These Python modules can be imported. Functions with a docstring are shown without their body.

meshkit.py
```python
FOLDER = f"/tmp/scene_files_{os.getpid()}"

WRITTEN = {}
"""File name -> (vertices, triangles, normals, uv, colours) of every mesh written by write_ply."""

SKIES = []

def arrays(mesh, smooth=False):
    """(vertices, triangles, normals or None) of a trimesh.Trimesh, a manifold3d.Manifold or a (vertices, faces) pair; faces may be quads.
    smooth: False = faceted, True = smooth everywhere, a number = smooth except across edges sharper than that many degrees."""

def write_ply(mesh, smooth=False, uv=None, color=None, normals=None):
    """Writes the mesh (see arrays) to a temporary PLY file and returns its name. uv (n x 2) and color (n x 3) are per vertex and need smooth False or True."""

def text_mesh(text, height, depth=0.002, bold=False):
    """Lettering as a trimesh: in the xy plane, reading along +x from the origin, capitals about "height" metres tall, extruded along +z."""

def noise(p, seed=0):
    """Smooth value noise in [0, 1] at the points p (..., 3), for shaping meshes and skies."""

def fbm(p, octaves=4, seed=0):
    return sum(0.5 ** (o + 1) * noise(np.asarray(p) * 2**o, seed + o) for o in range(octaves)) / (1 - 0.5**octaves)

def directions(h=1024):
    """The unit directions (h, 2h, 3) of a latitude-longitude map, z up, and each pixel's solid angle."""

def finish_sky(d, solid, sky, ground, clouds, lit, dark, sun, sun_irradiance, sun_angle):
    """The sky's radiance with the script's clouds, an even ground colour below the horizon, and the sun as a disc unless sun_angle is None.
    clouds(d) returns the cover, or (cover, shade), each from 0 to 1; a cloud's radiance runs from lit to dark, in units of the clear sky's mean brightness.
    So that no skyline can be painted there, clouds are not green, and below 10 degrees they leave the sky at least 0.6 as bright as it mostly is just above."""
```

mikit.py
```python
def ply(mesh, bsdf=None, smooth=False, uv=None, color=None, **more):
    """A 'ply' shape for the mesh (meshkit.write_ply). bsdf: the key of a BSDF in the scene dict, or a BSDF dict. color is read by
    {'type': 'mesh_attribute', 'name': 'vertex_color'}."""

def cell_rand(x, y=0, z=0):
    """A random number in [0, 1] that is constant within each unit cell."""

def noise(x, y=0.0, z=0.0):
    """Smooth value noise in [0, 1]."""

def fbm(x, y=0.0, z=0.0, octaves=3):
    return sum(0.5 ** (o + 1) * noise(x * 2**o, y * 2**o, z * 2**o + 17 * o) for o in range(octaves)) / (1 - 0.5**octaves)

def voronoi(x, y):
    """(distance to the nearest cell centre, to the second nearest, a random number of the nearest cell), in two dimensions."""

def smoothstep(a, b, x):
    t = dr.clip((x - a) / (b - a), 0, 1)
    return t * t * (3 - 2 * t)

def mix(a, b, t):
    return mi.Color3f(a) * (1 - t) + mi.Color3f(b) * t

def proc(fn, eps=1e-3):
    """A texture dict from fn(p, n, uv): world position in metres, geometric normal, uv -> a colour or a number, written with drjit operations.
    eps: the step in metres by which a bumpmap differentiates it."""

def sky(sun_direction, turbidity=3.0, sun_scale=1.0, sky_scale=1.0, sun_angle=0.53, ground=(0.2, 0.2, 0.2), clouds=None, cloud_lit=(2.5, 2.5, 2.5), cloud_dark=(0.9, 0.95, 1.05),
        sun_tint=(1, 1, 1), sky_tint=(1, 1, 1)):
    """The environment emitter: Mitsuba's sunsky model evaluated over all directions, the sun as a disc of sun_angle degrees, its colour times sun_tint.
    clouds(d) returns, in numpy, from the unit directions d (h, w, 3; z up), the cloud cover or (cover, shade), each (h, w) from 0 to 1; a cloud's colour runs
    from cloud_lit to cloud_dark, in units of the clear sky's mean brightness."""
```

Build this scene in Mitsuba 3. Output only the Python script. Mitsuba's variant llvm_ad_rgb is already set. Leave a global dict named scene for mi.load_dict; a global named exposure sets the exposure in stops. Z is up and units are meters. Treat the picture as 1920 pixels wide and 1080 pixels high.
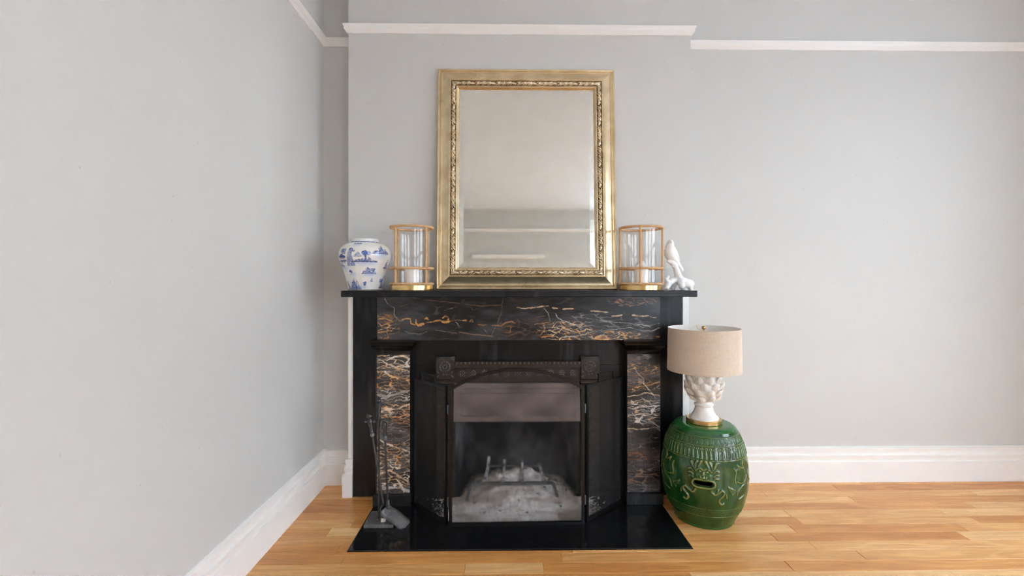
import math, random
import numpy as np
import trimesh
import manifold3d as m3
import drjit as dr
import mitsuba as mi
import mikit
import meshkit
from mikit import proc, noise, fbm, voronoi, cell_rand, smoothstep, mix
from shapely.geometry import Polygon, LineString, box as sbox

T = mi.ScalarTransform4f
random.seed(7)
RNG = np.random.default_rng(7)
scene, labels = {}, {}

# ------------------------------------------------------------------ camera, sky, light
EYE = [-0.066, -2.40, 1.084]
YAW = math.radians(0.8)
scene['camera'] = {'type': 'perspective', 'fov': math.degrees(2 * math.atan(960 / 880.0)), 'fov_axis': 'x',
                   'principal_point_offset_x': 0.0, 'principal_point_offset_y': 10.0 / 1080,
                   'to_world': T().look_at(origin=EYE, target=[EYE[0] + math.sin(YAW), EYE[1] + math.cos(YAW), EYE[2]], up=[0, 0, 1])}
exposure = 2.70
scene['sky'] = mikit.sky((0.3, 0.6, 0.75), turbidity=4.0, sun_scale=0.0, sky_scale=1.0, ground=(0.52, 0.54, 0.57),
                         clouds=lambda d: np.ones(d.shape[:2]), cloud_lit=(7.8, 8.9, 10.1), cloud_dark=(7.8, 8.9, 10.1))


def lin(*c):
    c = np.array(c if len(c) > 1 else c[0], float) / 255.0
    return np.where(c <= 0.04045, c / 12.92, ((c + 0.055) / 1.055) ** 2.4)


def rgb(c):
    return {'type': 'rgb', 'value': [float(x) for x in c]}


def mat(name, base, rough=0.5, metal=0.0, spec=0.5, bump=None, **more):
    b = {'type': 'principled', 'base_color': base if isinstance(base, dict) else rgb(base),
         'roughness': rough if isinstance(rough, dict) else float(rough), 'metallic': float(metal), **more}
    if metal < 0.5:
        b['specular'] = float(spec)
    if bump:
        b = {'type': 'bumpmap', 'arbitrary': bump[0], 'scale': float(bump[1]), 'bsdf': b}
    scene[name] = {'type': 'twosided', 'bsdf': b}


VC = {'type': 'mesh_attribute', 'name': 'vertex_color'}


# ------------------------------------------------------------------ materials
def c3(a):
    return mi.Color3f(*[float(x) for x in a])


def paint(c, amp, f=2.0):
    c = [float(x) for x in c]

    def fn(p, n, uv):
        v = fbm(p.x * f, p.y * f, p.z * f, 3) - 0.5
        spot = smoothstep(0.014, 0.006, voronoi((p.x + p.y * 1.3) * 3.1, p.z * 3.1)[0]) * 0.16
        return mi.Color3f(*c) * (1 + v * amp) * (1 - spot)
    return proc(fn)


mat('wall_paint', paint(lin(204, 204, 201), 0.035), 0.6, spec=0.3)
mat('trim_paint', paint(lin(236, 235, 232), 0.03, 6.0), 0.35, spec=0.4)
mat('ceiling_paint', lin(226, 231, 237), 0.8, spec=0.2)


def wood(light, dark, seed):
    light, dark = [float(x) for x in light], [float(x) for x in dark]

    def fn(p, n, uv):
        row = dr.floor((p.y + 0.517) / 0.068)
        yy = p.y * 15 + cell_rand(row, seed) * 40
        w = fbm(p.x * 1.3 + row * 3.1 + seed, yy * 0.7, seed, 3)
        rings = smoothstep(0.1, 1.0, dr.abs(dr.sin((yy * 0.55 + w * 5.0) * 3.1416)))
        fine = fbm(p.x * 10 + row * 7, p.y * 260, seed, 2)
        fleck = smoothstep(0.66, 0.95, noise(p.x * 26 + row, p.y * 520, 3 + seed))
        t = rings * 0.30 + fbm(p.x * 2.2 + row * 5, yy * 0.3, 2.0, 3) * 0.75 - 0.05
        c = mix(mi.Color3f(*light), mi.Color3f(*dark), t)
        return c * (0.93 + 0.22 * fine) * (1 - 0.16 * fleck)
    return proc(fn)


WOODS = []
for k, (a, b) in enumerate([((230, 182, 120), (200, 138, 76)), ((222, 166, 100), (188, 120, 60)), ((233, 192, 136), (206, 152, 92)),
                            ((214, 154, 88), (180, 114, 56)), ((226, 176, 112), (196, 134, 74))]):
    mat(f'oak_{k}', wood(lin(*a), lin(*b), 3.0 + 5 * k), 0.32, spec=0.45)
    WOODS.append(f'oak_{k}')


def granite(p, n, uv):
    return mi.Color3f(0.006, 0.0062, 0.007) * (0.7 + 0.9 * fbm(p.x * 60, p.y * 60, p.z * 60, 2)) \
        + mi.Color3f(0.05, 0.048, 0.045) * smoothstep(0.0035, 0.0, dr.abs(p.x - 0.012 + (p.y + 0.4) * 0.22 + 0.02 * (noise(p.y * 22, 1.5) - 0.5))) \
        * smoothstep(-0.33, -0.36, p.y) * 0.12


mat('granite', proc(granite), 0.06, spec=0.5)


def slab_black(p, n, uv):
    k = fbm(p.x * 5, p.y * 5, p.z * 2.5, 4)
    s = smoothstep(0.55, 0.8, fbm(p.x * 26, p.y * 9, p.z * 4, 3))
    return mix(mi.Color3f(0.0045, 0.0042, 0.0042), mi.Color3f(0.019, 0.0188, 0.0202), smoothstep(0.35, 0.72, k)) + mi.Color3f(0.018, 0.0185, 0.021) * s


mat('black_marble', proc(slab_black), 0.30, spec=0.28)
mat('veined_marble', VC, 0.26, spec=0.35)


def iron(p, n, uv):
    k = fbm(p.x * 40, p.y * 40, p.z * 40, 3)
    return mix(mi.Color3f(0.014, 0.0108, 0.0095), mi.Color3f(0.040, 0.031, 0.027), k)


mat('cast_iron', proc(iron), 0.30, metal=0.0, spec=0.5)


def hood_c(p, n, uv):
    k = fbm(p.x * 7, p.y * 7, p.z * 9, 4)
    g = fbm(p.x * 90, p.y * 90, p.z * 90, 2)
    return mix(mi.Color3f(0.095, 0.070, 0.061), mi.Color3f(0.27, 0.21, 0.19), smoothstep(0.15, 0.85, k)) * (0.8 + 0.4 * g)


mat('hood_iron', proc(hood_c), 0.5, spec=0.5)


def soot(p, n, uv):
    k = fbm(p.x * 6, p.y * 6, p.z * 3, 4)
    g = fbm(p.x * 60, p.y * 60, p.z * 30, 3)
    c = mix(mi.Color3f(0.012, 0.012, 0.013), mi.Color3f(0.17, 0.165, 0.17), smoothstep(0.36, 0.75, k))
    return c * (0.6 + 0.8 * g)


mat('soot_brick', proc(soot), 0.8, spec=0.2)
mat('screen_black', (0.006, 0.006, 0.0065), 0.3, spec=0.35)
mat('wire', (0.034, 0.033, 0.034), 0.5, spec=0.3)


def gold_c(lo, hi, wear):
    lo, hi = [float(x) for x in lo], [float(x) for x in hi]

    def fn(p, n, uv):
        k = fbm(p.x * 16, p.y * 16, p.z * 16, 4)
        d = smoothstep(0.60, 0.82, fbm(p.x * 110, p.y * 110, p.z * 110 + 9, 3) * 0.6 + fbm(p.x * 14, p.y * 14, p.z * 14, 2) * 0.4) * wear
        return mix(mi.Color3f(*lo), mi.Color3f(*hi), smoothstep(0.3, 0.7, k)) * (1 - d)
    return proc(fn)


mat('gilt', gold_c((0.68, 0.53, 0.325), (0.82, 0.67, 0.44), 0.40), 0.30, metal=0.85)
mat('gilt_carved', gold_c((0.66, 0.53, 0.35), (0.95, 0.82, 0.60), 0.3), 0.24, metal=0.85)
mat('gilt_ground', gold_c((0.12, 0.085, 0.045), (0.24, 0.17, 0.09), 0.3), 0.45, metal=0.7)
scene['silvered'] = {'type': 'twosided', 'bsdf': {'type': 'conductor', 'specular_reflectance': rgb((0.90, 0.91, 0.90)), 'material': 'Ag'}}


def rattan_c(p, n, uv):
    k = fbm(p.x * 60, p.y * 60, p.z * 30, 3)
    return mix(mi.Color3f(0.50, 0.29, 0.13), mi.Color3f(0.74, 0.50, 0.28), k)


mat('rattan', proc(rattan_c), 0.5, spec=0.35)
mat('rattan_binding', (0.30, 0.15, 0.06), 0.5, spec=0.3)
mat('brass', (0.78, 0.55, 0.24), 0.16, metal=1.0)
mat('brass_satin', (0.62, 0.42, 0.18), 0.28, metal=1.0)
scene['clear_glass'] = {'type': 'thindielectric', 'int_ior': 1.38}
mat('wax', (0.86, 0.85, 0.83), 0.45, spec=0.4)
mat('wick', (0.03, 0.025, 0.02), 0.8)
mat('porcelain', VC, 0.08, spec=0.55, clearcoat=0.5, clearcoat_gloss=0.95)
mat('porcelain_white', (0.74, 0.74, 0.73), 0.08, spec=0.55)
mat('cobalt_line', (0.06, 0.09, 0.28), 0.1, spec=0.5)
mat('bisque_rim', (0.30, 0.27, 0.22), 0.5)
mat('ceramic_white', (0.80, 0.80, 0.79), 0.25, spec=0.45)


def crackle(p, n, uv):
    k = fbm(p.x * 30, p.y * 30, p.z * 30, 3)
    return mix(mi.Color3f(0.70, 0.67, 0.62), mi.Color3f(0.86, 0.84, 0.81), k)


mat('lamp_ceramic', proc(crackle), 0.22, spec=0.5)


def linen(p, n, uv):
    a = noise(p.x * 60 + p.y * 60, p.z * 900, 1.0)
    b = noise((p.x - p.y * 0.7) * 900, p.z * 60, 5.0)
    return mi.Color3f(0.60, 0.495, 0.395) * (0.88 + 0.12 * a + 0.12 * b)


mat('linen', proc(linen), 0.85, spec=0.15)
mat('shade_white', (0.82, 0.81, 0.78), 0.8, spec=0.15)
mat('green_glaze', VC, 0.07, spec=0.6, clearcoat=0.6, clearcoat_gloss=0.97)
mat('ash', VC, 0.95, spec=0.05)
mat('charcoal', (0.02, 0.019, 0.018), 0.9, spec=0.1)


def forged(p, n, uv):
    k = fbm(p.x * 50, p.y * 50, p.z * 50, 3)
    return mix(mi.Color3f(0.008, 0.008, 0.009), mi.Color3f(0.028, 0.028, 0.031), k)


mat('forged_iron', proc(forged), 0.3, spec=0.8)


def steel_worn(p, n, uv):
    k = fbm(p.x * 35, p.y * 35, p.z * 35, 4)
    s = smoothstep(0.56, 0.72, fbm(p.x * 120, p.y * 60, p.z * 90, 3))
    return mix(mi.Color3f(0.06, 0.06, 0.065), mi.Color3f(0.16, 0.16, 0.168), k) + mi.Color3f(0.06) * s


mat('worn_steel', proc(steel_worn), 0.42, metal=0.35)


def dusty(p, n, uv):
    k = fbm(p.x * 30, p.y * 30, p.z * 30, 4)
    s = smoothstep(0.5, 0.75, fbm(p.x * 150, p.y * 150, p.z * 90, 3))
    return mix(mi.Color3f(0.05, 0.048, 0.046), mi.Color3f(0.14, 0.135, 0.13), k) + mi.Color3f(0.10) * s * k


mat('dusty_iron', proc(dusty), 0.5, spec=0.5)
mat('plaster', (0.75, 0.70, 0.62), 0.7)
mat('grate_iron', proc(dusty), 0.7, spec=0.3)


def ashy(p, n, uv):
    k = fbm(p.x * 70, p.y * 70, p.z * 70, 3)
    return mix(mi.Color3f(0.10, 0.095, 0.09), mi.Color3f(0.55, 0.53, 0.51), smoothstep(0.3, 0.6, k))


mat('ash_coated', proc(ashy), 0.9, spec=0.1)


def rubbed(p, n, uv):
    k = fbm(p.x * 55, p.y * 55, p.z * 55, 3)
    return mix(mi.Color3f(0.05, 0.044, 0.041), mi.Color3f(0.24, 0.22, 0.21), k)


mat('rubbed_iron', proc(rubbed), 0.25, metal=0.4)


# ------------------------------------------------------------------ helpers
def put(key, mesh, bsdf, smooth=False, parent=None, **kw):
    """One entry of the scene; a taken key gets the next number."""
    k = f'{parent}__{key}' if parent else key
    if k in scene or k in labels:
        i = 1
        while f'{k}_{i:03d}' in scene or f'{k}_{i:03d}' in labels:
            i += 1
        k = f'{k}_{i:03d}'
    scene[k] = mikit.ply(mesh, bsdf, smooth, **kw)
    return k


def copy_part(key, src, parent, to_world=None):
    k = f'{parent}__{key}'
    i = 0
    while k in scene:
        i += 1
        k = f'{parent}__{key}_{i:03d}'
    scene[k] = {**scene[src]}
    if to_world is not None:
        scene[k]['to_world'] = to_world
    return k


def thing(name, label, cat, group=None):
    k, i = name, 0
    while k in labels:
        i += 1
        k = f'{name}_{i:03d}'
    labels[k] = {'label': label, 'category': cat}
    if group:
        labels[k]['group'] = group
    return k


def struct(key, mesh, bsdf, smooth=False, parent=None, **kw):
    k = put(key, mesh, bsdf, smooth, parent, **kw)
    if not parent:
        labels[k] = {'kind': 'structure'}
    return k


def cat(ms):
    return trimesh.util.concatenate([as_tm(m) for m in ms])


def as_tm(m):
    if isinstance(m, trimesh.Trimesh):
        return m
    v, f, _ = meshkit.arrays(m)
    return trimesh.Trimesh(v, f, process=False)


def box(x0, x1, y0, y1, z0, z1, b=0.0):
    """A box with chamfered edges."""
    if b <= 0:
        m = trimesh.creation.box((x1 - x0, y1 - y0, z1 - z0))
        m.apply_translation(((x0 + x1) / 2, (y0 + y1) / 2, (z0 + z1) / 2))
        return m
    P = []
    for x, sx in ((x0, 1), (x1, -1)):
        for y, sy in ((y0, 1), (y1, -1)):
            for z, sz in ((z0, 1), (z1, -1)):
                P += [(x, y + sy * b, z + sz * b), (x + sx * b, y, z + sz * b), (x + sx * b, y + sy * b, z)]
    return trimesh.convex.convex_hull(np.array(P))


def hull(P):
    return trimesh.convex.convex_hull(np.array(P, float))


def grid_faces(nu, nv, wrap_u=False, wrap_v=False):
    a = np.arange(nu if wrap_u else nu - 1)
    b = np.arange(nv if wrap_v else nv - 1)
    i, j = np.meshgrid(a, b, indexing='ij')
    i2, j2 = (i + 1) % nu, (j + 1) % nv
    return np.stack([i * nv + j, i2 * nv + j, i2 * nv + j2, i * nv + j2], -1).reshape(-1, 4)


def lathe(prof, n=64, c=(0, 0), fn=None):
    """prof: (radius, z) pairs from bottom to top, radius 0 closes it."""
    prof = np.array(prof, float)
    a = np.arange(n) * 2 * np.pi / n
    v = np.stack([c[0] + np.cos(a)[:, None] * prof[None, :, 0], c[1] + np.sin(a)[:, None] * prof[None, :, 0],
                  np.broadcast_to(prof[None, :, 1], (n, len(prof)))], -1).reshape(-1, 3)
    return as_tm((v, grid_faces(n, len(prof), wrap_u=True)))


def spline(pts, n):
    """Catmull-Rom through the points."""
    P = np.array(pts, float)
    P = np.vstack([2 * P[0] - P[1], P, 2 * P[-1] - P[-2]])
    t = np.linspace(0, len(P) - 3 - 1e-9, n)
    i = t.astype(int)
    u = (t - i)[:, None]
    p0, p1, p2, p3 = P[i], P[i + 1], P[i + 2], P[i + 3]
    return 0.5 * (2 * p1 + (p2 - p0) * u + (2 * p0 - 5 * p1 + 4 * p2 - p3) * u ** 2 + (3 * p1 - p0 - 3 * p2 + p3) * u ** 3)


def tube(path, r, sides=10, closed=False, square=False, caps=True, up=None):
    """A tube along the path, radius a number or one per point."""
    p = np.array(path, float)
    n = len(p)
    r = np.broadcast_to(np.asarray(r, float), (n,))
    t = np.gradient(p, axis=0)
    if closed:
        t = np.roll(p, -1, 0) - np.roll(p, 1, 0)
    t /= np.linalg.norm(t, axis=1, keepdims=True) + 1e-12
    a = np.array(up if up is not None else ((0, 0, 1) if abs(t[0][2]) < 0.9 else (1, 0, 0)), float)
    A = []
    for k in range(n):
        a = a - t[k] * (a @ t[k])
        a /= np.linalg.norm(a) + 1e-12
        A.append(a.copy())
    A = np.array(A)
    B = np.cross(t, A)
    if square:
        sides, ang, rr = 4, np.pi / 4 + np.arange(4) * np.pi / 2, r * math.sqrt(2)
    else:
        ang, rr = np.arange(sides) * 2 * np.pi / sides, r
    v = p[:, None] + rr[:, None, None] * (np.cos(ang)[None, :, None] * A[:, None] + np.sin(ang)[None, :, None] * B[:, None])
    f = grid_faces(n, sides, wrap_u=closed, wrap_v=True)
    f = np.vstack([f[:, [0, 1, 2]], f[:, [0, 2, 3]]])
    v = v.reshape(-1, 3)
    if caps and not closed:
        v = np.vstack([v, p[0], p[-1]])
        j = np.arange(sides)
        e = (n - 1) * sides
        f = np.vstack([f, np.stack([j, (j + 1) % sides, j * 0 + len(v) - 2], 1)[:, ::-1], np.stack([e + j, e + (j + 1) % sides, j * 0 + len(v) - 1], 1)])
    return trimesh.Trimesh(v, f, process=False)


def bar(a, b, w, h=None):
    """A square bar from a to b."""
    a, b = np.array(a, float), np.array(b, float)
    return tube([a, b], w / 2, square=True)


def prism(poly, y0, y1, axis='y'):
    """A polygon in (x, z) given depth from y0 to y1."""
    m = trimesh.creation.extrude_polygon(poly if isinstance(poly, Polygon) else Polygon(poly), y1 - y0, engine='earcut')
    v = m.vertices.copy()
    m.vertices = np.stack([v[:, 0], y0 + v[:, 2], v[:, 1]], 1)
    return m


def ball(c, r, sub=2, s=(1, 1, 1)):
    m = trimesh.creation.icosphere(sub, 1.0)
    m.vertices = m.vertices * np.array(s) * r + np.array(c)
    return m


def moulding(path, prof, side=1):
    """prof = (depth, z) pairs swept along a plan polyline with mitred corners; depth goes to the right of travel times side."""
    P = np.array(path, float)
    d = P[1:] - P[:-1]
    d /= np.linalg.norm(d, axis=1, keepdims=True)
    nrm = np.stack([d[:, 1], -d[:, 0]], 1) * side
    off = []
    for k in range(len(P)):
        a, b = nrm[max(k - 1, 0)], nrm[min(k, len(nrm) - 1)]
        off.append((a + b) / (1 + a @ b))
    off = np.array(off)
    prof = np.array(prof, float)
    v = np.concatenate([P[:, None] + off[:, None] * prof[None, :, :1], np.broadcast_to(prof[None, :, 1:], (len(P), len(prof), 1))], -1).reshape(-1, 3)
    f = grid_faces(len(P), len(prof), wrap_v=True)
    f = np.vstack([f[:, [0, 1, 2]], f[:, [0, 2, 3]]])
    n = len(prof)
    caps = [[0, i, i + 1] for i in range(1, n - 1)] + [[(len(P) - 1) * n, (len(P) - 1) * n + i + 1, (len(P) - 1) * n + i] for i in range(1, n - 1)]
    return trimesh.Trimesh(v, np.vstack([f, caps]), process=False)


def xf(m, rot=None, deg=0, loc=(0, 0, 0)):
    m = m.copy()
    if rot is not None:
        m.apply_transform(trimesh.transformations.rotation_matrix(math.radians(deg), rot))
    m.apply_translation(loc)
    return m


def nz(p, f, seed=0, o=3):
    return meshkit.fbm(np.asarray(p) * f, o, seed)


# ------------------------------------------------------------------ the room
LW, RW, BW, FW, CH = -1.045, 3.0, 0.14, -4.47, 2.69       # left, right, back (alcoves), rear wall behind the camera, ceiling height
CX0, CX1 = -0.865, 0.885                                   # chimney breast
struct('wall_left', box(LW - 0.15, LW, FW - 0.15, BW + 0.15, 0, CH), 'wall_paint')
struct('wall_back', cat([box(LW, CX0, BW, BW + 0.15, 0, CH), box(CX1, RW, BW, BW + 0.15, 0, CH)]), 'wall_paint')
OPEN_L, OPEN_R, OPEN_T = -0.328, 0.308, 0.59              # firebox opening in the breast
struct('wall_chimney', cat([box(CX0, -0.40, 0, 0.7, 0, CH), box(0.40, CX1, 0, 0.7, 0, CH), box(-0.40, 0.40, 0, 0.7, 0.62, CH)]), 'wall_paint')
struct('wall_front', cat([box(LW - 0.15, 1.5, FW - 0.15, FW, 0, CH),
                          box(2.7, RW + 0.15, FW - 0.15, FW, 0, CH), box(1.5, 2.7, FW - 0.15, FW, 0, 0.45), box(1.5, 2.7, FW - 0.15, FW, 2.45, CH)]), 'wall_paint')
struct('ceiling', box(LW - 0.15, RW + 0.15, FW - 0.15, BW + 0.7, CH, CH + 0.12), 'ceiling_paint')
WIN = [(-2.05, -0.80), (-3.85, -2.60)]
WZ0, WZ1 = 0.45, 2.45
rw = [box(RW, RW + 0.2, FW - 0.15, FW + 0.95 - 0.0, 0, CH)]
rw = [box(RW, RW + 0.2, FW - 0.15, BW + 0.15, 0, WZ0), box(RW, RW + 0.2, FW - 0.15, BW + 0.15, WZ1, CH)]
edges = [FW - 0.15] + [e for w in sorted(WIN) for e in w] + [BW + 0.15]
for a, b in zip(edges[::2], edges[1::2]):
    rw.append(box(RW, RW + 0.2, a, b, WZ0, WZ1))
struct('wall_right', cat(rw), 'wall_paint')
for i, (a, b) in enumerate(sorted(WIN)):
    w = f'window_{i + 1}'
    struct(w, cat([box(RW + 0.05, RW + 0.12, a, a + 0.05, WZ0, WZ1), box(RW + 0.05, RW + 0.12, b - 0.05, b, WZ0, WZ1), box(RW + 0.05, RW + 0.12, a, b, WZ0, WZ0 + 0.06),
                   box(RW + 0.05, RW + 0.12, a, b, WZ1 - 0.05, WZ1)]), 'trim_paint')
    put('meeting_rail', box(RW + 0.06, RW + 0.11, a + 0.05, b - 0.05, 1.44, 1.48), 'trim_paint', parent=w)
    put('casing', cat([box(RW - 0.02, RW, a - 0.1, a, WZ0 - 0.1, WZ1 + 0.1), box(RW - 0.02, RW, b, b + 0.1, WZ0 - 0.1, WZ1 + 0.1), box(RW - 0.02, RW, a, b, WZ1, WZ1 + 0.1),
                       box(RW - 0.05, RW, a - 0.12, b + 0.12, WZ0 - 0.04, WZ0)]), 'trim_paint', parent=w)
w = 'window_3'
struct(w, cat([box(1.5, 1.55, FW - 0.12, FW - 0.05, 0.45, 2.45), box(2.65, 2.7, FW - 0.12, FW - 0.05, 0.45, 2.45), box(1.5, 2.7, FW - 0.12, FW - 0.05, 0.45, 0.51), box(1.5, 2.7, FW - 0.12, FW - 0.05, 2.40, 2.45)]), 'trim_paint')
put('meeting_rail', box(1.55, 2.65, FW - 0.11, FW - 0.06, 1.44, 1.48), 'trim_paint', parent=w)
put('casing', cat([box(1.4, 1.5, FW, FW + 0.02, 0.35, 2.55), box(2.7, 2.8, FW, FW + 0.02, 0.35, 2.55), box(1.5, 2.7, FW, FW + 0.02, 2.45, 2.55), box(1.38, 2.82, FW, FW + 0.05, 0.41, 0.45)]), 'trim_paint', parent=w)
# white ledge on the wall behind the camera, seen in the mirror
struct('trim_6', cat([box(-0.545, 0.49, FW, FW + 0.06, 1.952, 2.006, 0.003)]), 'trim_paint')

# picture rail, moulded in two steps
RAIL = [(0.0, 2.352), (0.006, 2.352), (0.009, 2.358), (0.014, 2.365), (0.019, 2.371), (0.0195, 2.374), (0.016, 2.376), (0.018, 2.381), (0.023, 2.388), (0.024, 2.393), (0.0, 2.394)]
struct('trim_1', moulding([(CX0, BW), (CX0, 0), (CX1, 0), (CX1, BW)], RAIL), 'trim_paint', 40)
struct('trim_2', moulding([(LW, FW), (LW, BW), (CX0, BW)], RAIL), 'trim_paint', 40)
struct('trim_3', moulding([(CX1, BW), (RW, BW), (RW, FW)], RAIL), 'trim_paint', 40)
struct('trim_4', moulding([(RW, FW), (LW, FW)], RAIL), 'trim_paint', 40)
# baseboards: plain board under a stepped moulding
BASE = [(0.0, 0.0), (0.019, 0.0), (0.019, 0.112), (0.013, 0.115), (0.013, 0.128), (0.016, 0.135), (0.016, 0.146), (0.009, 0.152), (0.009, 0.168), (0.012, 0.174), (0.011, 0.183), (0.004, 0.189), (0.0, 0.190)]
struct('baseboard_left', moulding([(LW, FW), (LW, BW), (CX0, BW)], BASE), 'trim_paint', 35)
struct('baseboard_right', moulding([(CX1, BW), (RW, BW), (RW, FW)], BASE), 'trim_paint', 35)
struct('baseboard_front', moulding([(RW, FW), (LW, FW)], BASE), 'trim_paint', 35)
CB = [(0.0, 0.0), (0.024, 0.0), (0.024, 0.112), (0.021, 0.115), (0.014, 0.116), (0.014, 0.130), (0.019, 0.138), (0.019, 0.148), (0.010, 0.156), (0.010, 0.170), (0.014, 0.177), (0.012, 0.187), (0.0, 0.190)]
struct('baseboard_chimney', cat([moulding([(CX0, BW - 0.02), (CX0, 0), (-0.839, 0)], CB), moulding([(0.842, 0), (CX1, 0), (CX1, BW - 0.02)], [(d * 0.7, z) for d, z in CB])]), 'trim_paint', 35)
struct('trim_5', cat([box(CX0, -0.838, -0.004, 0.0, 0.19, 1.018), box(0.8425, 0.876, -0.004, 0.0, 0.19, 1.018)]), 'trim_paint')

# floor: sub-floor, and oak strip boards of the part the picture can see, one by one
mat('oak_far', wood(lin(232, 186, 124), lin(202, 144, 84), 61.0), 0.32, spec=0.45)
struct('floor', box(LW - 0.1, RW + 0.1, FW - 0.2, BW + 0.5, -0.05, -0.004), 'oak_far')
PW = 0.068
HX0, HX1, HY0 = -0.700, 0.694, -0.498                      # hearth slab
FIX = {-1: [-0.70, 0.155, 1.35], -2: [-0.22, 0.078, 1.02], -3: [0.62, -0.62, 1.6]}


def board_rows():
    k0, k1 = int(math.floor((-1.70 + 0.517) / PW)), int(math.ceil((BW + 0.517) / PW))
    for k in range(k0, k1):
        y0, y1 = -0.517 + k * PW, -0.517 + (k + 1) * PW
        y1 = min(y1, BW - 0.004)
        if k in FIX:
            cuts = sorted(FIX[k])
        else:
            cuts, x = [], LW + RNG.uniform(0.15, 0.9)
            while x < RW - 0.2:
                cuts.append(x)
                x += RNG.uniform(0.55, 1.25)
        xs = [LW] + cuts + [RW]
        for a, b in zip(xs[:-1], xs[1:]):
            yield a, b, y0, y1


def add_board(a, b, y0, y1, k):
    g = 0.0004
    if b - a < 0.03 or y1 - y0 < 0.006:
        return
    z = RNG.uniform(-0.0004, 0.0003)
    v = [(a + g, y0 + g, -0.02), (b - g, y0 + g, -0.02), (b - g, y1 - g, -0.02), (a + g, y1 - g, -0.02)]
    e = 0.0012
    v += [(a + g, y0 + g, z - e), (b - g, y0 + g, z - e), (b - g, y1 - g, z - e), (a + g, y1 - g, z - e)]
    v += [(a + g + e, y0 + g + e, z), (b - g - e, y0 + g + e, z), (b - g - e, y1 - g - e, z), (a + g + e, y1 - g - e, z)]
    f = [(8, 9, 10, 11)] + [(4 + i, 4 + (i + 1) % 4, 8 + (i + 1) % 4, 8 + i) for i in range(4)] + [(i, (i + 1) % 4, 4 + (i + 1) % 4, 4 + i) for i in range(4)]
    put('board', (np.array(v), np.array(f)), WOODS[k], parent='floor')


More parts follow.
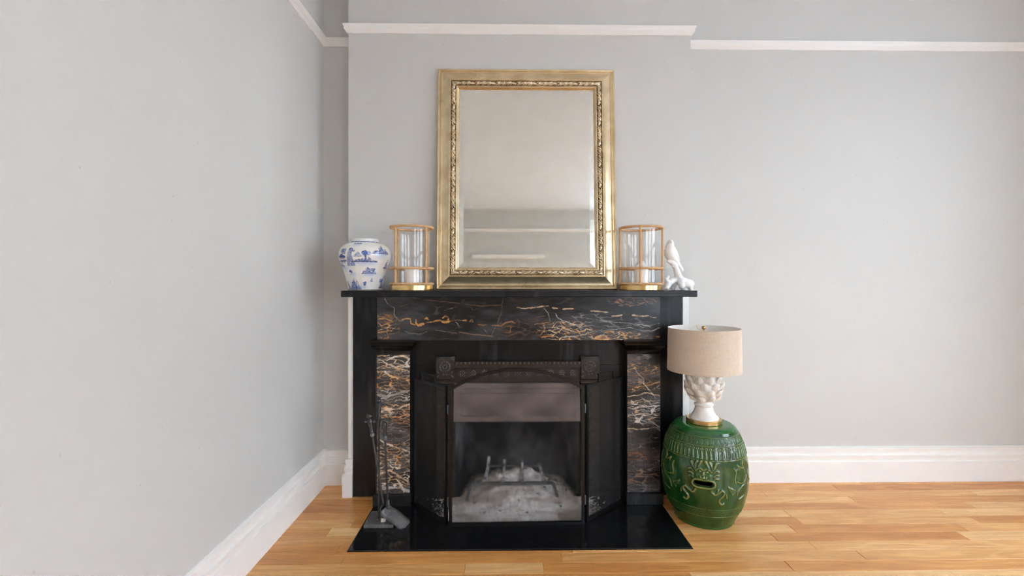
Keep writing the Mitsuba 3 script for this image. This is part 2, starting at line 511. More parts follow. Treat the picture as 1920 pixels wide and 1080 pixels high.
for a, b, y0, y1 in board_rows():
    k = int(RNG.integers(0, len(WOODS)))
    cutx = None
    if y0 > -0.022:
        cutx = (CX0 - 0.002, CX1 + 0.002)
    elif y1 > HY0 + 0.001:
        cutx = (HX0 - 0.001, HX1 + 0.001)
    if cutx is None:
        add_board(a, b, y0, y1, k)
    elif y1 > HY0 and y0 < HY0:                             # the row the hearth's front edge runs through
        add_board(a, b, y0, HY0 - 0.0005, k)
        for p, q in ((a, min(b, cutx[0])), (max(a, cutx[1]), b)):
            if q > p:
                add_board(p, q, HY0, y1, k)
    else:
        for p, q in ((a, min(b, cutx[0])), (max(a, cutx[1]), b)):
            if q > p:
                add_board(p, q, y0, y1, k)

# ------------------------------------------------------------------ hearth
HZ = 0.004
tag = thing('hearth', 'polished black granite hearth slab set into the oak floor before the fireplace', 'hearth')
put('slab', box(HX0, HX1, HY0, 0.0, -0.03, HZ, 0.0015), 'granite', parent=tag)
put('edge_strip', cat([box(HX0 - 0.004, HX0, HY0 - 0.004, -0.02, -0.02, 0.002), box(HX1, HX1 + 0.004, HY0 - 0.004, -0.02, -0.02, 0.002), box(HX0, HX1, HY0 - 0.004, HY0, -0.02, 0.002)]), 'screen_black', parent=tag)


# ------------------------------------------------------------------ fireplace surround with painted-in-stone veins
def seg_dist(q, pts):
    """Distance of the points q (n,2) to a polyline."""
    pts = np.array(pts, float)
    d = np.full(len(q), 1e9)
    for a, b in zip(pts[:-1], pts[1:]):
        ab = b - a
        t = np.clip(((q - a) @ ab) / (ab @ ab + 1e-12), 0, 1)
        d = np.minimum(d, np.linalg.norm(q - a - t[:, None] * ab, axis=1))
    return d


def sm(a, b, x):
    t = np.clip((x - a) / (b - a), 0, 1)
    return t * t * (3 - 2 * t)


def worley(q, seed):
    """Distances to the nearest and second nearest jittered cell point."""
    i = np.floor(q).astype(int)
    f1, f2 = np.full(len(q), 9.0), np.full(len(q), 9.0)
    for a in (-1, 0, 1):
        for b in (-1, 0, 1):
            c = i + [a, b]
            h = np.abs(np.sin(c[:, 0] * 127.1 + c[:, 1] * 311.7 + seed) * 43758.5453) % 1
            g = np.abs(np.sin(c[:, 0] * 269.5 + c[:, 1] * 183.3 + seed * 1.7) * 24634.634) % 1
            d = np.hypot(c[:, 0] + h - q[:, 0], c[:, 1] + g - q[:, 1])
            f2 = np.where(d < f1, f1, np.minimum(f2, d))
            f1 = np.minimum(f1, d)
    return f1, f2


def warp(q, amp, f, seed):
    p = np.c_[q * f, np.zeros(len(q))]
    return q + amp * np.c_[meshkit.fbm(p, 4, seed) - 0.5, meshkit.fbm(p + 31.7, 4, seed + 9) - 0.5] * 2


GOLD, CREAM, WHITE, TAN = lin(196, 142, 84), lin(214, 184, 150), lin(206, 204, 202), lin(128, 88, 56)


def base_stone(q, seed):
    p = np.c_[q[:, 0] * 0.012, q[:, 1] * 0.035, np.zeros(len(q))]
    k = sm(0.3, 0.75, meshkit.fbm(p, 5, seed))
    s = meshkit.fbm(np.c_[q[:, 0] * 0.05, q[:, 1] * 0.4, np.zeros(len(q))], 4, seed + 3)
    c = lin(26, 25, 26)[None] * (1 - k[:, None]) + lin(66, 66, 70)[None] * k[:, None]
    return c * (0.75 + 0.5 * s[:, None])


def blend(c, col, a):
    return c * (1 - a[:, None]) + np.asarray(col)[None] * a[:, None] if np.ndim(col) == 1 else c * (1 - a[:, None]) + col * a[:, None]


def net(c, q, region, scale, stretch, width, cols, seed, thr=0.45):
    """A network of veins, stretched sideways, inside a soft region."""
    w = warp(q, 8.0, 0.05, seed)
    w = warp(w, 3.4, 0.17, seed + 5)
    w = warp(w, 1.0, 0.6, seed + 8)
    f1, f2 = worley(np.c_[w[:, 0] / (scale * stretch * 1.45), w[:, 1] / scale], seed)
    width = width * 0.55
    thick = width * (0.3 + 1.6 * sm(0.3, 0.75, meshkit.fbm(np.c_[q * 0.05, np.zeros(len(q))], 3, seed + 2)))
    thick = np.minimum(thick, 0.17)
    fine_ = np.maximum(thick, 0.13)
    line = (1 - sm(fine_ * 0.30, fine_, f2 - f1)) * np.clip(thick / fine_, 0, 1) ** 0.8
    gate = sm(thr - 0.08, thr + 0.08, meshkit.fbm(np.c_[q[:, 0] * 0.035, q[:, 1] * 0.09, np.zeros(len(q))], 3, seed + 7) * 0.5 + region * 0.5)
    t = sm(0.35, 0.65, meshkit.fbm(np.c_[q * 0.08, np.zeros(len(q))], 3, seed + 11))[:, None]
    col = np.asarray(cols[0])[None] * (1 - t) + np.asarray(cols[1])[None] * t
    return blend(c, col, line * gate * np.clip(region * 1.6, 0, 1))


def vein(c, q, pts, w, col, seed=0, jit=1.6, a=1.0, var=0.6):
    u = warp(warp(q, jit, 0.16, seed), jit * 0.45, 0.6, seed + 2)
    d = seg_dist(u, pts)
    p0, p1 = np.array(pts[0]), np.array(pts[-1])
    tl_ = np.clip(((u - p0) @ (p1 - p0)) / ((p1 - p0) @ (p1 - p0) + 1e-9), 0.0, 1.0)
    w = w * (0.35 + 0.75 * (4 * tl_ * (1 - tl_)) ** 0.45)
    ww = w * (1 - var + 2 * var * meshkit.fbm(np.c_[q * 0.11, np.zeros(len(q))], 2, seed + 4))
    g = sm(0.25, 0.5, meshkit.fbm(np.c_[q[:, 0] * 0.10, q[:, 1] * 0.2, np.zeros(len(q))], 3, seed + 6))
    return blend(c, col, (1 - sm(ww * 0.45, ww + 0.30, d)) * a * (0.25 + 0.75 * g))


def ell(q, cx, cy, rx, ry):
    return 1 - sm(0.55, 1.0, np.hypot((q[:, 0] - cx) / rx, (q[:, 1] - cy) / ry))


def stone_panel(x0, x1, z0, z1, yf, yb, nx, nzz, q0, q1, colour):
    """A slab whose front is a fine grid; colour(q) gets q = stone coordinates running q0..q1 (across, down)."""
    X, Z = np.meshgrid(np.linspace(x0, x1, nx), np.linspace(z0, z1, nzz), indexing='ij')
    v = np.stack([X, np.full_like(X, yf), Z], -1).reshape(-1, 3)
    q = np.c_[q0[0] + (v[:, 0] - x0) / (x1 - x0) * (q1[0] - q0[0]), q1[1] - (v[:, 2] - z0) / (z1 - z0) * (q1[1] - q0[1])]
    c = colour(q)
    f = grid_faces(nx, nzz)
    f = np.vstack([f[:, [0, 1, 2]], f[:, [0, 2, 3]]])
    e = np.array([[x0, yf, z0], [x1, yf, z0], [x1, yf, z1], [x0, yf, z1], [x0, yb, z0], [x1, yb, z0], [x1, yb, z1], [x0, yb, z1]])
    s = len(v) + np.array([(0, 1, 5, 4), (1, 2, 6, 5), (2, 3, 7, 6), (3, 0, 4, 7)])
    f = np.vstack([f, s[:, [0, 1, 2]], s[:, [0, 2, 3]]])
    return (np.vstack([v, e]), f), np.vstack([c, np.tile(lin(38, 37, 38), (8, 1))])


def frieze_colour(q):
    c = base_stone(q, 3)
    # dusty tan haze and veins, from faint to strong
    c = net(c, q, ell(q, 1185, 566, 62, 13) * 0.75, 5, 3.2, 0.24, (TAN, lin(170, 118, 78)), 21, 0.44)
    c = net(c, q, ell(q, 985, 612, 75, 20) * 0.75, 6, 3.0, 0.26, (lin(96, 70, 50), TAN), 33, 0.42)
    c = net(c, q, ell(q, 722, 610, 34, 30), 6, 2.6, 0.30, (GOLD, TAN), 41, 0.40)
    c = net(c, q, ell(q, 1058, 621, 62, 22), 6, 2.4, 0.34, (lin(206, 150, 88), CREAM), 52, 0.30)
    c = net(c, q, ell(q, 1155, 630, 60, 12), 5, 3.0, 0.34, (GOLD, CREAM), 63, 0.36)
    c = net(c, q, ell(q, 1215, 634, 40, 7), 4, 4.0, 0.3, (TAN, GOLD), 67, 0.36)
    c = net(c, q, ell(q, 1130, 606, 120, 26) * 0.6, 9, 3.2, 0.10, (lin(150, 150, 152), lin(120, 120, 124)), 71, 0.36)
    for k, (pts, w, col, a) in enumerate([
        ([(708, 598), (722, 597), (738, 604)], 0.9, GOLD, 0.9), ([(708, 604), (715, 611), (736, 602)], 1.1, GOLD, 0.9), ([(708, 619), (726, 613), (740, 615)], 0.8, CREAM, 0.8),
        ([(708, 622), (735, 619)], 1.0, GOLD, 0.9), ([(708, 633), (735, 634), (758, 637)], 0.8, TAN, 0.9), ([(752, 600), (760, 597), (770, 598)], 1.5, GOLD, 0.85),
        ([(769, 599), (770, 606), (778, 609)], 1.0, GOLD, 0.9), ([(779, 599), (779, 606), (784, 610), (795, 608), (794, 605)], 1.9, GOLD, 1.0), ([(784, 609), (795, 606)], 2.6, GOLD, 1.0),
        ([(795, 598), (799, 596), (803, 599)], 1.8, GOLD, 0.95), ([(798, 605), (810, 603), (818, 601), (826, 600)], 1.3, GOLD, 1.0), ([(826, 602), (834, 604), (843, 602)], 2.6, GOLD, 1.0),
        ([(829, 596), (834, 592), (839, 595), (840, 601)], 1.7, GOLD, 1.0), ([(843, 602), (857, 600), (876, 602)], 0.7, TAN, 0.9), ([(867, 601), (874, 600)], 1.8, GOLD, 0.9),
        ([(880, 602), (883, 599), (887, 603)], 1.5, GOLD, 0.9), ([(894, 608), (905, 610), (911, 608)], 1.3, lin(170, 120, 70), 0.9), ([(922, 610), (940, 611), (946, 605), (958, 603), (965, 606)], 1.3, lin(164, 116, 76), 0.8),
        ([(860, 622), (884, 626), (918, 629), (926, 631)], 0.7, lin(150, 112, 76), 0.8), ([(945, 630), (968, 625), (978, 625)], 0.7, TAN, 0.7),
        ([(795, 563), (806, 564), (840, 567), (862, 570)], 0.6, lin(140, 104, 84), 0.6), ([(832, 582), (845, 579), (854, 576)], 0.6, TAN, 0.8), ([(749, 575), (766, 571)], 0.5, TAN, 0.7),
        ([(869, 571), (900, 574), (938, 573)], 0.6, lin(132, 90, 62), 0.8), ([(968, 577), (985, 579), (1000, 578), (1003, 576)], 1.0, CREAM, 1.0), ([(1005, 576), (1015, 575), (1028, 574)], 1.2, CREAM, 1.0),
        ([(1034, 578), (1045, 579)], 1.3, CREAM, 1.0), ([(1054, 580), (1064, 580), (1074, 579)], 1.1, CREAM, 1.0), ([(1106, 583), (1120, 584), (1139, 586)], 1.2, lin(206, 186, 160), 1.0),
        ([(1146, 592), (1154, 593), (1166, 591)], 1.1, CREAM, 1.0), ([(1184, 591), (1194, 593), (1208, 593), (1216, 592)], 1.5, lin(222, 190, 150), 1.0), ([(1218, 594), (1230, 596)], 0.7, CREAM, 0.8),
        ([(1000, 608), (1015, 606), (1030, 604)], 0.9, lin(170, 130, 90), 0.9), ([(1013, 632), (1030, 629), (1036, 631)], 1.6, lin(170, 112, 64), 0.95),
        ([(1040, 612), (1050, 611), (1060, 617), (1080, 622)], 1.0, CREAM, 0.9), ([(1000, 596), (1020, 592)], 0.6, TAN, 0.9), ([(1165, 622), (1172, 631), (1176, 634)], 2.0, GOLD, 0.95),
        ([(1131, 622), (1146, 621), (1150, 625)], 1.4, GOLD, 0.9),
        ([(721, 560), (726, 569), (732, 574), (739, 577), (738, 588), (744, 598), (752, 602), (757, 600)], 0.45, lin(190, 178, 168), 0.9), ([(815, 618), (845, 622), (856, 624)], 0.5, lin(150, 130, 110), 0.7),
        ([(757, 619), (766, 624), (790, 625), (800, 621)], 0.45, lin(150, 140, 128), 0.7), ([(854, 604), (860, 612)], 0.4, WHITE, 0.6), ([(942, 561), (938, 590), (922, 625), (918, 636)], 0.35, lin(150, 138, 128), 0.5),
        ([(902, 612), (912, 623)], 0.4, lin(170, 160, 150), 0.6), ([(1018, 579), (1026, 586), (1031, 602)], 0.45, WHITE, 0.8), ([(1040, 588), (1046, 597), (1068, 606), (1082, 611), (1092, 616)], 0.6, WHITE, 0.9),
        ([(1070, 593), (1095, 596), (1130, 602), (1180, 606), (1205, 613), (1237, 606)], 0.5, lin(170, 170, 172), 0.7), ([(1115, 621), (1150, 618), (1180, 614), (1205, 620), (1225, 620), (1237, 614)], 0.5, lin(180, 180, 180), 0.7),
        ([(1050, 632), (1075, 630), (1095, 626)], 1.1, lin(180, 178, 176), 0.8), ([(1115, 634), (1125, 628), (1140, 624)], 0.5, WHITE, 0.7), ([(1223, 620), (1232, 616), (1237, 615)], 0.6, lin(190, 180, 165), 0.8),
        ([(1190, 606), (1220, 613)], 0.7, WHITE, 0.7),
    ]):
        c = vein(c, q, pts, w, col, 100 + k, a=a)
    c = net(c, q, np.ones(len(q)) * 0.5, 10, 4.0, 0.10, (lin(74, 62, 54), lin(80, 77, 77)), 79, 0.48)
    dots = meshkit.noise(np.c_[q * 1.1, np.zeros(len(q))], 77)
    return blend(c, lin(200, 190, 180), sm(0.985, 1.0, dots) * 0.5)


def pilaster_left_colour(q):
    c = base_stone(q, 13)
    lo, hi = lin(58, 55, 54), lin(100, 94, 90)
    k = sm(0.35, 0.7, meshkit.fbm(np.c_[q[:, 0] * 0.03, q[:, 1] * 0.06, np.zeros(len(q))], 4, 5))[:, None]
    c = 0.35 * c + 0.65 * (lo[None] * (1 - k) + hi[None] * k)
    ones = np.ones(len(q))
    c = net(c, q, ell(q, 738, 684, 60, 24), 7, 3.0, 0.42, (lin(206, 170, 130), lin(210, 200, 190)), 211, 0.25)
    c = net(c, q, ell(q, 738, 718, 60, 16), 6, 3.0, 0.44, (lin(176, 112, 58), lin(220, 170, 120)), 217, 0.25)
    c = net(c, q, ell(q, 738, 742, 60, 14), 7, 4.0, 0.5, (lin(180, 172, 166), lin(214, 196, 180)), 223, 0.25)
    c = net(c, q, ell(q, 738, 769, 60, 14), 6, 4.2, 0.55, (lin(214, 150, 96), lin(222, 200, 172)), 229, 0.22)
    c = net(c, q, ell(q, 752, 790, 40, 6), 4, 3.6, 0.34, (lin(200, 122, 66), lin(180, 126, 88)), 233, 0.36)
    c = net(c, q, ones * 0.50, 7, 2.6, 0.14, (lin(190, 180, 170), lin(176, 140, 104)), 239, 0.46)
    c = net(c, q, ell(q, 738, 852, 60, 26), 6, 2.2, 0.38, (lin(200, 144, 92), lin(222, 204, 182)), 241, 0.25)
    c = net(c, q, ell(q, 738, 893, 60, 28), 7, 2.4, 0.40, (lin(196, 142, 92), lin(226, 212, 196)), 251, 0.25)
    for k, (pts, w, col, a) in enumerate([
        ([(706, 741), (725, 745), (745, 738), (769, 733)], 2.8, lin(180, 172, 166), 0.6), ([(706, 775), (722, 768), (748, 766), (769, 757)], 2.2, lin(226, 204, 176), 0.9),
        ([(706, 784), (728, 781), (745, 783), (769, 777)], 0.9, lin(206, 150, 98), 0.8),
        ([(706, 820), (722, 832), (745, 838), (769, 848)], 1.4, lin(222, 210, 196), 0.9), ([(706, 893), (730, 880), (748, 893), (769, 906)], 2.2, lin(216, 190, 160), 0.85),
        ([(706, 917), (728, 914), (748, 913), (769, 921)], 3.6, lin(196, 190, 184), 0.85), ([(742, 898), (752, 908), (758, 922)], 2.0, lin(220, 204, 186), 0.85),
        ([(706, 672), (722, 680), (742, 690), (769, 682)], 1.3, lin(216, 196, 174), 0.9), ([(706, 691), (735, 690), (760, 694), (769, 700)], 1.2, lin(214, 180, 140), 0.9),
        ([(716, 706), (725, 700), (735, 708), (769, 712)], 1.6, lin(216, 176, 130), 0.9), ([(724, 678), (738, 670), (755, 668), (766, 672)], 1.4, lin(222, 206, 186), 0.9),
    ]):
        c = vein(c, q, pts, w, col, 260 + k, a=a, jit=2.6)
    dots = meshkit.noise(np.c_[q * 1.2, np.zeros(len(q))], 78)
    return blend(c, lin(210, 200, 190), sm(0.94, 1.0, dots) * 0.45)


def pilaster_right_colour(q):
    c = base_stone(q, 17)
    scratch = meshkit.fbm(np.c_[q[:, 0] * 1.2, q[:, 1] * 0.06, np.zeros(len(q))], 3, 19)
    c = c * (0.7 + 1.5 * scratch[:, None])
    c = net(c, q, ell(q, 1200, 689, 44, 16), 5, 2.6, 0.30, (lin(170, 116, 68), lin(206, 160, 112)), 311, 0.30)
    c = net(c, q, ell(q, 1194, 716, 36, 16), 5, 2.6, 0.34, (lin(176, 120, 68), lin(200, 154, 106)), 317, 0.30)
    c = net(c, q, ell(q, 1208, 768, 54, 30), 6, 3.2, 0.22, (lin(180, 140, 104), lin(210, 202, 196)), 331, 0.28)
    c = net(c, q, np.ones(len(q)) * 0.5, 9, 3.0, 0.12, (lin(120, 96, 76), lin(150, 146, 144)), 353, 0.47)
    c = net(c, q, ell(q, 1208, 850, 54, 14), 5, 3.6, 0.30, (lin(126, 84, 54), lin(160, 112, 76)), 337, 0.30)
    c = net(c, q, ell(q, 1208, 900, 54, 30) * 0.7, 8, 3.6, 0.14, (lin(120, 88, 64), lin(150, 124, 104)), 347, 0.36)
    for k, (pts, w, col, a) in enumerate([
        ([(1178, 741), (1200, 737), (1215, 733), (1238, 740)], 1.2, lin(206, 184, 160), 0.9), ([(1178, 752), (1208, 750), (1238, 748)], 0.8, lin(196, 168, 136), 0.9),
        ([(1178, 761), (1190, 765), (1205, 760), (1238, 758)], 0.9, WHITE, 0.9), ([(1178, 778), (1200, 773), (1238, 776)], 0.9, lin(200, 180, 160), 0.9), ([(1178, 801), (1205, 803), (1238, 797)], 0.9, lin(214, 190, 166), 0.9),
        ([(1194, 691), (1199, 699), (1206, 704), (1208, 716), (1217, 727), (1230, 744)], 0.55, lin(206, 196, 184), 0.9), ([(1186, 770), (1196, 783), (1204, 792)], 0.5, WHITE, 0.8),
        ([(1204, 787), (1222, 789), (1236, 797)], 0.5, WHITE, 0.8), ([(1178, 880), (1205, 888), (1238, 890)], 0.6, lin(130, 96, 70), 0.8), ([(1178, 896), (1200, 903), (1220, 912)], 0.7, lin(150, 116, 90), 0.8),
        ([(1182, 918), (1205, 915), (1220, 920)], 0.5, lin(150, 140, 130), 0.7), ([(1180, 666), (1195, 671)], 0.6, TAN, 0.7), ([(1206, 720), (1222, 718), (1238, 712)], 1.0, lin(186, 134, 84), 0.9),
    ]):
        c = vein(c, q, pts, w, col, 360 + k, a=a, jit=2.2)
    return c


fp = thing('fireplace_surround', 'black marble mantelpiece with gold-veined frieze and pilasters on the chimney wall', 'fireplace')
put('shelf', box(-0.820, 0.823, -0.240, 0.0, 1.0175, 1.047, 0.002), 'black_marble', parent=fp)
labels[fp + '__shelf'] = {'label': 'black marble mantel shelf'}
for x0, x1 in ((-0.8375, -0.702), (0.702, 0.8405)):
    put('side_slab', box(x0, x1, -0.014, -0.0, 0.0, 1.0175, 0.001), 'black_marble', parent=fp)
put('frieze_backing', box(-0.7035, 0.7065, -0.092, -0.0, 0.8075, 1.0175, 0.001), 'black_marble', parent=fp)
m, c = stone_panel(-0.689, 0.691, 0.803, 1.0165, -0.113, -0.09, 900, 136, (707, 557), (1237.5, 637), frieze_colour)
put('frieze', m, 'veined_marble', parent=fp, color=c)
labels[fp + '__frieze'] = {'label': 'dark frieze panel with gold and cream veins'}
CAP = [(-0.000, 0.735), (0.002, 0.735), (0.002, 0.752), (0.004, 0.754), (0.005, 0.758), (0.010, 0.763), (0.015, 0.768), (0.017, 0.774), (0.020, 0.776), (0.021, 0.779), (0.018, 0.781), (0.019, 0.787), (0.024, 0.795), (0.026, 0.799), (0.026, 0.806), (0.0, 0.808)]
for side, (x0, x1, colour, q0, q1) in enumerate(((-0.699, -0.529, pilaster_left_colour, (706, 666), (769, 925)), (0.529, 0.696, pilaster_right_colour, (1178, 660), (1238, 922)))):
    p = put('pilaster', box(x0, x1, -0.106, -0.0, 0.055, 0.808, 0.001), 'black_marble', parent=fp)
    a, b = (x0 + 0.008, x1 - 0.0015) if side == 0 else (x0 + 0.002, x1 - 0.004)
    m, c = stone_panel(a, b, 0.058, 0.733, -0.109, -0.10, 150, 560, q0, q1, colour)
    put('veined_panel', m, 'veined_marble', parent=p, color=c)
    put('capital', moulding([(x0 + 0.004, -0.02), (x0 + 0.004, -0.108), (x1 - 0.004, -0.108), (x1 - 0.004, -0.02)], CAP, 1), 'black_marble', 50, parent=p)
    put('plinth', box(x0 - 0.007, x1 + 0.006, -0.131, -0.0, HZ + 0.0004, 0.058, 0.0015), 'black_marble', parent=p)
put('header_slab', box(-0.529, 0.529, -0.030, -0.0, 0.6705, 0.808), 'black_marble', parent=fp)
put('inner_slab', box(-0.529, -0.4135, -0.030, -0.0, HZ + 0.0004, 0.6695), 'black_marble', parent=fp)
put('inner_slab', box(0.4055, 0.529, -0.030, -0.0, HZ + 0.0004, 0.6695), 'black_marble', parent=fp)
# ------------------------------------------------------------------ cast-iron insert and firebox
ins = thing('fireplace_insert', 'dark cast iron fireplace insert with rosette corner blocks and sooty firebox', 'fireplace insert')
put('floor_plate', box(-0.398, 0.395, 0.001, 0.30, -0.02, HZ - 0.0005), 'soot_brick', parent=ins)
for s in (-1, 1):
    X = lambda x: 0.001 + s * x if s > 0 else -0.009 + s * x          # the two posts are not quite symmetric about zero
    def xs(a, b):
        return (X(a), X(b)) if s > 0 else (X(b), X(a))
    a, b = xs(0.310, 0.403)
    blk = put('corner_block', hull([(x, y, z) for x in (a, b) for y in (-0.0303, -0.052) for z in (0.602, 0.716)]
                                   + [(x, -0.064, z) for x, z in ((a + 0.001, 0.603), (b - 0.001, 0.603), (a + 0.001, 0.690), (b - 0.001, 0.690), (a + 0.026, 0.7145), (b - 0.026, 0.7145))]), 'cast_iron', parent=ins)
    cx, cz = (a + b) / 2 - 0.001, 0.666
    ang = np.linspace(0, 2 * np.pi, 33)[:-1]
    ro = [tube(np.stack([cx + 0.0265 * np.cos(ang), 0 * ang - 0.0642, cz + 0.0265 * np.sin(ang)], 1), 0.0012, 6, closed=True, up=(0, 1, 0)),
          tube(np.stack([cx + 0.008 * np.cos(ang), 0 * ang - 0.0642, cz + 0.008 * np.sin(ang)], 1), 0.001, 6, closed=True, up=(0, 1, 0))]
    for k in range(12):
        t = k * np.pi / 6 + 0.13
        ro.append(ball((cx + 0.0225 * math.cos(t), -0.0645, cz + 0.0225 * math.sin(t)), 0.0026, 1))
        ro.append(bar((cx + 0.010 * math.cos(t), -0.0642, cz + 0.010 * math.sin(t)), (cx + 0.019 * math.cos(t), -0.0642, cz + 0.019 * math.sin(t)), 0.0014))
    put('rosette', cat(ro), 'rubbed_iron', 40, parent=blk)
    for dx in (-0.0075, 0.0075):
        put('stud_ring', tube(np.stack([cx + dx + 0.0036 * np.cos(ang[::2]), 0 * ang[::2] - 0.0645, 0.6275 + 0.0036 * np.sin(ang[::2])], 1), 0.0013, 6, closed=True, up=(0, 1, 0)), 'worn_steel', 40, parent=blk)
    for dx, dz, e, l in ((-0.036, 0.640, -0.8, 0.009), (0.035, 0.640, 0.8, 0.008), (-0.037, 0.617, 0.9, 0.008), (0.036, 0.618, -0.85, 0.010)):
        put('leaf_dash', ball((0, 0, 0), 1.0, 1).apply_transform(trimesh.transformations.concatenate_matrices(
            trimesh.transformations.translation_matrix((cx + dx, -0.0643, dz)), trimesh.transformations.rotation_matrix(-e, (0, 1, 0)), np.diag((l, 0.0015, 0.0022, 1)))), 'worn_steel', True, parent=blk)
    put('fluting', cat([bar((cx + dx, -0.0645, 0.606), (cx + dx, -0.0645, 0.620), 0.0012) for dx in (-0.016, 0.0, 0.016)]), 'cast_iron', parent=blk)
    put('band', cat([box(a - 0.002, b + 0.002, -0.067, -0.0303, 0.5955, 0.6005, 0.001), box(a, b, -0.060, -0.0303, 0.579, 0.594, 0.001), box(a - 0.001, b + 0.001, -0.064, -0.0303, 0.574, 0.578, 0.001)]), 'cast_iron', parent=ins)
    p = put('pillar', box(a, b, -0.052, -0.0, HZ + 0.0004, 0.572, 0.002), 'cast_iron', parent=ins)
    put('pillar_border', cat([box(x - 0.0012, x + 0.0012, -0.0545, -0.05, 0.03, 0.55) for x in (a + 0.012, a + 0.019, b - 0.012, b - 0.019)]
                             + [box(a + 0.012, b - 0.012, -0.0545, -0.05, z, z + 0.002) for z in (0.55, 0.40, 0.05)]), 'cast_iron', parent=p)
    for k in range(8):
        z = 0.085 + k * 0.062
        st = [bar((cx + 0.004 * math.cos(t), -0.0535, z + 0.004 * math.sin(t)), (cx + 0.019 * math.cos(t), -0.0535, z + 0.019 * math.sin(t)), 0.003) for t in np.arange(8) * np.pi / 4 + 0.39]
        put('star_flower', cat(st + [ball((cx, -0.053, z), 0.004, 1)]), 'cast_iron', parent=p)
    # splayed side of the firebox
    q = Polygon([(s * 0.318, -0.03), (s * 0.398, -0.03), (s * 0.398, 0.30), (s * 0.275, 0.225)])
    m = trimesh.creation.extrude_polygon(q, 0.60 - HZ, engine='earcut')
    m.apply_translation((-0.003, 0, HZ + 0.0004))
    put('firebox_side', m, 'soot_brick', parent=ins)
put('firebox_back', box(-0.30, 0.30, 0.22, 0.26, HZ, 0.60), 'soot_brick', parent=ins)
put('throat_plate', box(-0.40, 0.397, 0.0, 0.30, 0.60, 0.62), 'soot_brick', parent=ins)
# toothed lintel, flower band, smoke hood
lx0, lx1 = -0.320, 0.312
li = put('lintel', box(lx0, lx1, -0.060, -0.0303, 0.658, 0.6905, 0.0015), 'cast_iron', parent=ins)
th = hull([(-0.0052, 0, 0.001), (0.0052, 0, 0.001), (0, 0, -0.014), (0.0052, -0.007, 0.001), (-0.0052, -0.007, 0.001), (0, -0.002, -0.013)])
for k in range(30):
    x = lx0 + 0.013 + k * (lx1 - lx0 - 0.022) / 29
    if k == 0:
        tk = put('tooth', th, 'rubbed_iron', parent=li)
        src = scene[tk]
        scene[tk] = {**src, 'to_world': T().translate([x, -0.0602, 0.688])}
    else:
        copy_part('tooth', tk, li, T().translate([x, -0.0602, 0.688]))
fb = put('flower_band', box(lx0, lx1, -0.046, -0.0, 0.585, 0.658, 0.001), 'cast_iron', parent=ins)
fl = []
for t in np.arange(8) * np.pi / 4:
    fl.append(ball((0, 0, 0), 1.0, 1).apply_transform(trimesh.transformations.concatenate_matrices(
        trimesh.transformations.translation_matrix((0.0115 * math.cos(t), 0, 0.0115 * math.sin(t))), trimesh.transformations.rotation_matrix(-t, (0, 1, 0)), np.diag((0.0045, 0.002, 0.0028, 1)))))
fl += [ball((0, 0, 0), 0.003, 1)]
for sx in (-1, 1):
    fl.append(bar((sx * 0.005, 0, -0.020), (sx * 0.015, 0, -0.012), 0.002))
fl = cat(fl)
fk = None
for k in range(11):
    x = lx0 + 0.038 + k * 0.0555
    w = T().translate([x, -0.0465, 0.632])
    if fk is None:
        fk = put('flower', fl, 'rubbed_iron', 40, parent=fb)
        scene[fk]['to_world'] = w
    else:
        copy_part('flower', fk, fb, w)
# hood: leans forward towards its lower edge, a raised line around its panel
hp = [(0.575, -0.040), (0.583, -0.046), (0.580, -0.058), (0.560, -0.068), (0.50, -0.075), (0.398, -0.082), (0.396, -0.078), (0.396, -0.070), (0.57, -0.030)]
hood = Polygon([(y, z) for z, y in hp])
m = trimesh.creation.extrude_polygon(hood, 0.626, engine='earcut')
m.vertices = np.stack([m.vertices[:, 2] - 0.322, m.vertices[:, 0], m.vertices[:, 1]], 1)
hd = put('smoke_hood', m, 'hood_iron', 25, parent=ins)
yz = lambda z: -0.075 - (0.50 - z) / 0.102 * 0.007 if z < 0.5 else -0.068 - (0.56 - z) / 0.06 * 0.007
fr = []
for x in (-0.287, 0.278):
    fr.append(bar((x, yz(0.535), 0.535), (x, yz(0.425), 0.425), 0.003))
for z in (0.535, 0.425):
    fr.append(bar((-0.287, yz(z), z), (0.278, yz(z), z), 0.003))
fr.append(bar((-0.32, yz(0.558), 0.558), (0.302, yz(0.558), 0.558), 0.003))
put('raised_line', cat(fr), 'hood_iron', parent=hd)

# ------------------------------------------------------------------ ash heap with bits of charcoal
tag = thing('ash_heap', 'grey heap of wood ash spread over the firebox floor behind the screen', 'ash')
labels[tag]['kind'] = 'stuff'
X, Y = np.meshgrid(np.linspace(-0.47, 0.47, 600), np.linspace(-0.286, 0.218, 336), indexing='ij')


def ash_h(X, Y):
    P = np.stack([X, Y, 0 * X], -1)
    h = 0.084 * np.exp(-np.abs((X + 0.03) / 0.175) ** 2.6 - (np.where(Y < 0.06, Y - 0.06, (Y - 0.06) * 1.3) / 0.165) ** 2) + 0.022 * np.exp(-((X - 0.06) / 0.19) ** 2 - ((Y + 0.05) / 0.12) ** 2)
    h = h * (0.6 + 0.8 * meshkit.fbm(P * 14, 4, 3)) + 0.010 * (meshkit.fbm(P * 38, 3, 5)) * (0.4 + h / 0.05) + 0.0055 * meshkit.fbm(P * 120, 2, 8) + 0.002 * meshkit.noise(P * 420, 9)
    return h


